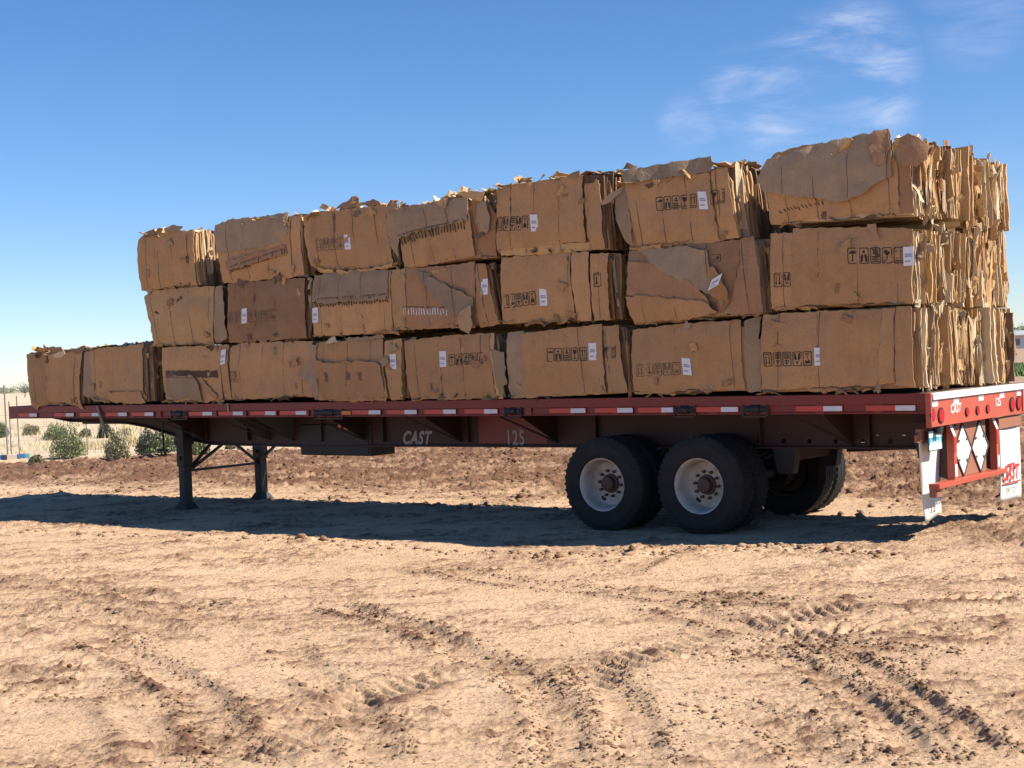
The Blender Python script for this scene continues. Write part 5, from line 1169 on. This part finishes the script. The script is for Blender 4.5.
# far building at right
BW = paint('pale far wall', (.62, .60, .56), .7, amount=.15); BR_ = paint('far roof', (.36, .38, .38), .7, amount=.2); BG = paint('far window glass', (.12, .15, .18), .3, amount=.1)
bd = empty('low_building', (150, 395, 0), (0, 0, R_(-8))); tag(bd, 'long low pale building with white panels beyond the brown field at right', 'building')
mb = MB(); mb.box(-26, 30, 0, 9, 0, 3.5); mb.build('wall', BW, bd)
mb = MB(); mb.prism([(-.8, 3.5), (9.8, 3.5), (9.8, 3.75), (4.5, 5.0), (-.8, 3.75)], 'x', -27, 31); mb.build('roof', BR_, bd)
for i in range(14):
    x = -24+i*3.9; mb = MB(); mb.box(x, x+1.5, -.06, -.003, .9, 2.7); mb.build('window', BG, bd)
mb = MB(); mb.box(-20, -3, -8, -6, 0, 1.3)
# far trees
BARK = paint('bark', (.12, .09, .06), .9)
def tree(x, y, h, w, label, seed):
    rs = random.Random(seed); root = empty('far_tree', (x, y, 0)); tag(root, label, 'tree', 'scattered trees on the horizon')
    mb = MB(); mb.tube([(0, 0, 0), (.05*w, 0, h*.3), (0, .04*w, h*.6)], [h*.035, h*.025, h*.012], 7)
    for k in range(6):
        a = rs.random()*6.3; mb.tube([(0, 0, h*.28), (math.cos(a)*w*.2, math.sin(a)*w*.2, h*.5), (math.cos(a)*w*.38, math.sin(a)*w*.38, h*.68)], [h*.016, h*.01, h*.004], 5)
    mb.build('trunk', BARK, root); lf = MB()
    cl = [Vector((rs.gauss(0, w*.2), rs.gauss(0, w*.2), h*rs.uniform(.45, .88))) for _ in range(9)]
    for c in cl:
        for _ in range(130):
            d = Vector((rs.gauss(0, 1), rs.gauss(0, 1), rs.gauss(0, .8)))*w*.12; s = h*.03
            v1 = Vector((rs.uniform(-1, 1), rs.uniform(-1, 1), rs.uniform(-1, 1))).normalized()*s; v2 = v1.orthogonal().normalized()*s*.6; lf.add([c+d-v1, c+d+v2, c+d+v1, c+d-v2], [(0, 1, 2, 3)])
    lf.build('crown', LEAF[2], root)
tree(-116, 345, 3.6, 5.5, 'small dark tree on the left horizon beside the fence post', 1)
tree(-171, 480, 4.0, 7, 'low wide tree at the extreme left of the horizon', 2)
tree(168, 470, 7.5, 9, 'tall tree rising behind the low building', 4)
def far_wood(name, a0, a1, r, hmin, hmax, n, label, seed):
    rs = random.Random(seed); mb = MB()
    for _ in range(n):
        a = R_(rs.uniform(a0, a1)); rr = r*rs.uniform(.96, 1.06); c = Vector((math.sin(a)*rr, math.cos(a)*rr, 0)); hh = rs.uniform(hmin, hmax); ww = hh*rs.uniform(.8, 1.5)
        for _k in range(34):
            d = Vector((rs.gauss(0, ww*.35), rs.gauss(0, ww*.35), hh*rs.uniform(.05, 1)*(1))); s = hh*.13
            v1 = Vector((rs.uniform(-1, 1), rs.uniform(-1, 1), rs.uniform(-1, 1))).normalized()*s; v2 = v1.orthogonal().normalized()*s*.8; mb.add([c+d-v1, c+d+v2, c+d+v1, c+d-v2], [(0, 1, 2, 3)])
    tag(mb.build(name, LEAF[2]), label, 'trees', kind='stuff')
far_wood('distant_tree_line', -60, -8, 900, 1.8, 3.4, 900, 'distant hazy tree line along the left horizon', 5)
far_wood('distant_tree_line', 12, 62, 640, 5.5, 8.5, 1000, 'distant tree line behind the low building at right', 6)
SH = paint('far shed', (.20, .17, .15), .8)
fs_ = empty('far_shed', (-96, 300, 0)); tag(fs_, 'low dark shed far off on the left horizon behind the trailer front', 'shed')
mb = MB(); mb.box(-1, 8, 0, 4, 0, 1.0); mb.build('wall', SH, fs_); mb = MB(); mb.prism([(-.3, 1.0), (4.3, 1.0), (2, 1.5)], 'x', -1.3, 8.3); mb.build('roof', BR_, fs_)

# ------------------------------------------------------------------ light, sky, camera
sun_dir = Vector((1.044, -.357, 0)); EL = R_(42); sun_dir.normalize()
to_sun = Vector((sun_dir.x*math.cos(EL), sun_dir.y*math.cos(EL), math.sin(EL)))
ld = bpy.data.lights.new('sun', 'SUN'); ld.energy = SUN_E; ld.angle = R_(.53); ld.color = (1, .93, .82)
lo = bpy.data.objects.new('sun', ld); COL.objects.link(lo); lo.rotation_euler = to_sun.to_track_quat('Z', 'Y').to_euler(); lo.location = (20, -5, 30)
w = bpy.data.worlds.new('World'); scene.world = w; w.use_nodes = True; nt = w.node_tree
bg = nt.nodes['Background']; bg.inputs['Strength'].default_value = SKY_S
sky = nt.nodes.new('ShaderNodeTexSky'); sky.sky_type = 'NISHITA'; sky.sun_disc = False; sky.sun_elevation = EL; sky.sun_rotation = math.atan2(to_sun.x, to_sun.y)
sky.air_density = 1.0; sky.dust_density = DUST; sky.ozone_density = OZ; sky.air_density = AIR; sky.altitude = 350
# thin cirrus: noise on the view direction, kept to the part of the sky where it stands
tc = nt.nodes.new('ShaderNodeTexCoord')
def dnoise(scale, mapsc, rot, det=6, rg=.6):
    mp = nt.nodes.new('ShaderNodeMapping'); mp.inputs['Scale'].default_value = mapsc; mp.inputs['Rotation'].default_value = rot
    n = nt.nodes.new('ShaderNodeTexNoise'); n.inputs['Scale'].default_value = scale; n.inputs['Detail'].default_value = det; n.inputs['Roughness'].default_value = rg; n.inputs['Distortion'].default_value = .5
    nt.links.new(tc.outputs['Generated'], mp.inputs[0]); nt.links.new(mp.outputs[0], n.inputs['Vector']); return n.outputs['Fac']
def blob(dirv, rad, soft):
    d = nt.nodes.new('ShaderNodeVectorMath'); d.operation = 'DISTANCE'; nt.links.new(tc.outputs['Generated'], d.inputs[0]); d.inputs[1].default_value = dirv
    m_ = nt.nodes.new('ShaderNodeMapRange'); m_.interpolation_type = 'SMOOTHSTEP'; m_.inputs['From Min'].default_value = rad; m_.inputs['From Max'].default_value = rad*soft; m_.inputs['To Min'].default_value = 1; m_.inputs['To Max'].default_value = 0
    nt.links.new(d.outputs['Value'], m_.inputs['Value']); return m_.outputs[0]
def mth(op, a, b):
    n = nt.nodes.new('ShaderNodeMath'); n.operation = op; n.use_clamp = op == 'MAXIMUM'
    for i, v in enumerate((a, b)):
        if isinstance(v, (int, float)): n.inputs[i].default_value = v
        else: nt.links.new(v, n.inputs[i])
    return n.outputs[0]
def rmp(sock, a, b):
    m_ = nt.nodes.new('ShaderNodeMapRange'); m_.interpolation_type = 'SMOOTHSTEP'; m_.inputs['From Min'].default_value = a; m_.inputs['From Max'].default_value = b; nt.links.new(sock, m_.inputs['Value']); return m_.outputs[0]
n1 = dnoise(11., (1., 1., 4.2), (0, R_(26), 0), 9, .66); n2 = dnoise(3., (1., 1., 1.6), (0, R_(20), 0), 3)
cl = mth('MULTIPLY', rmp(n1, .36, .75), rmp(n2, .3, .55))
CLOUDS = [((0.2349, 0.9536, 0.1885), 0.024, 2.0, 0.5), ((0.2141, 0.9634, 0.1611), 0.04, 1.7, 0.55), ((0.1668, 0.9703, 0.1752), 0.015, 2.5, 0.38), ((0.1283, 0.9792, 0.1572), 0.012, 2.2, 0.2), ((0.3066, 0.928, 0.2115), 0.02, 2.2, 0.14), ((0.3306, 0.9407, 0.0757), 0.03, 2.5, 0.12)]
msk = None
for dv, r_, s_, k_ in CLOUDS:
    q = mth('MULTIPLY', blob(dv, r_, s_), k_); msk = q if msk is None else mth('MAXIMUM', msk, q)
cl = mth('MULTIPLY', cl, msk)
mx = nt.nodes.new('ShaderNodeMix'); mx.data_type = 'RGBA'; nt.links.new(cl, mx.inputs['Factor']); hs_ = nt.nodes.new('ShaderNodeHueSaturation'); hs_.inputs['Saturation'].default_value = SKYSAT; nt.links.new(sky.outputs[0], hs_.inputs['Color']); tn = nt.nodes.new('ShaderNodeMix'); tn.data_type = 'RGBA'; tn.blend_type = 'MULTIPLY'; tn.inputs['Factor'].default_value = 1; tn.inputs['B'].default_value = TINT; nt.links.new(hs_.outputs[0], tn.inputs['A']); nt.links.new(tn.outputs['Result'], mx.inputs['A']); mx.inputs['B'].default_value = CLOUDC
nt.links.new(mx.outputs['Result'], bg.inputs['Color'])

cam = bpy.data.cameras.new('camera'); co = bpy.data.objects.new('camera', cam); COL.objects.link(co); scene.camera = co
F_PX, ROLL, PITCH, CH = 1449.77, .0481, .0123, 1.8736
cam.sensor_width = 36; cam.lens = F_PX/1024*36; cam.clip_start = .1; cam.clip_end = 20000
up0 = Vector((0, math.sin(PITCH), math.cos(PITCH))); xh = Vector((1, 0, 0)); fw = Vector((0, math.cos(PITCH), -math.sin(PITCH)))
c_, s_ = math.cos(ROLL), math.sin(ROLL)
rt = xh*c_ - up0*s_; up = xh*s_ + up0*c_
co.matrix_world = Matrix.Translation((0, 0, CH)) @ Matrix((rt, up, -fw)).transposed().to_4x4()
scene.render.resolution_x, scene.render.resolution_y = 1024, 768
scene.view_settings.view_transform = 'Standard'; scene.view_settings.look = 'None'; scene.view_settings.gamma = 1; scene.view_settings.exposure = EXPO
scene.cycles.max_bounces = 4; scene.cycles.diffuse_bounces = DB
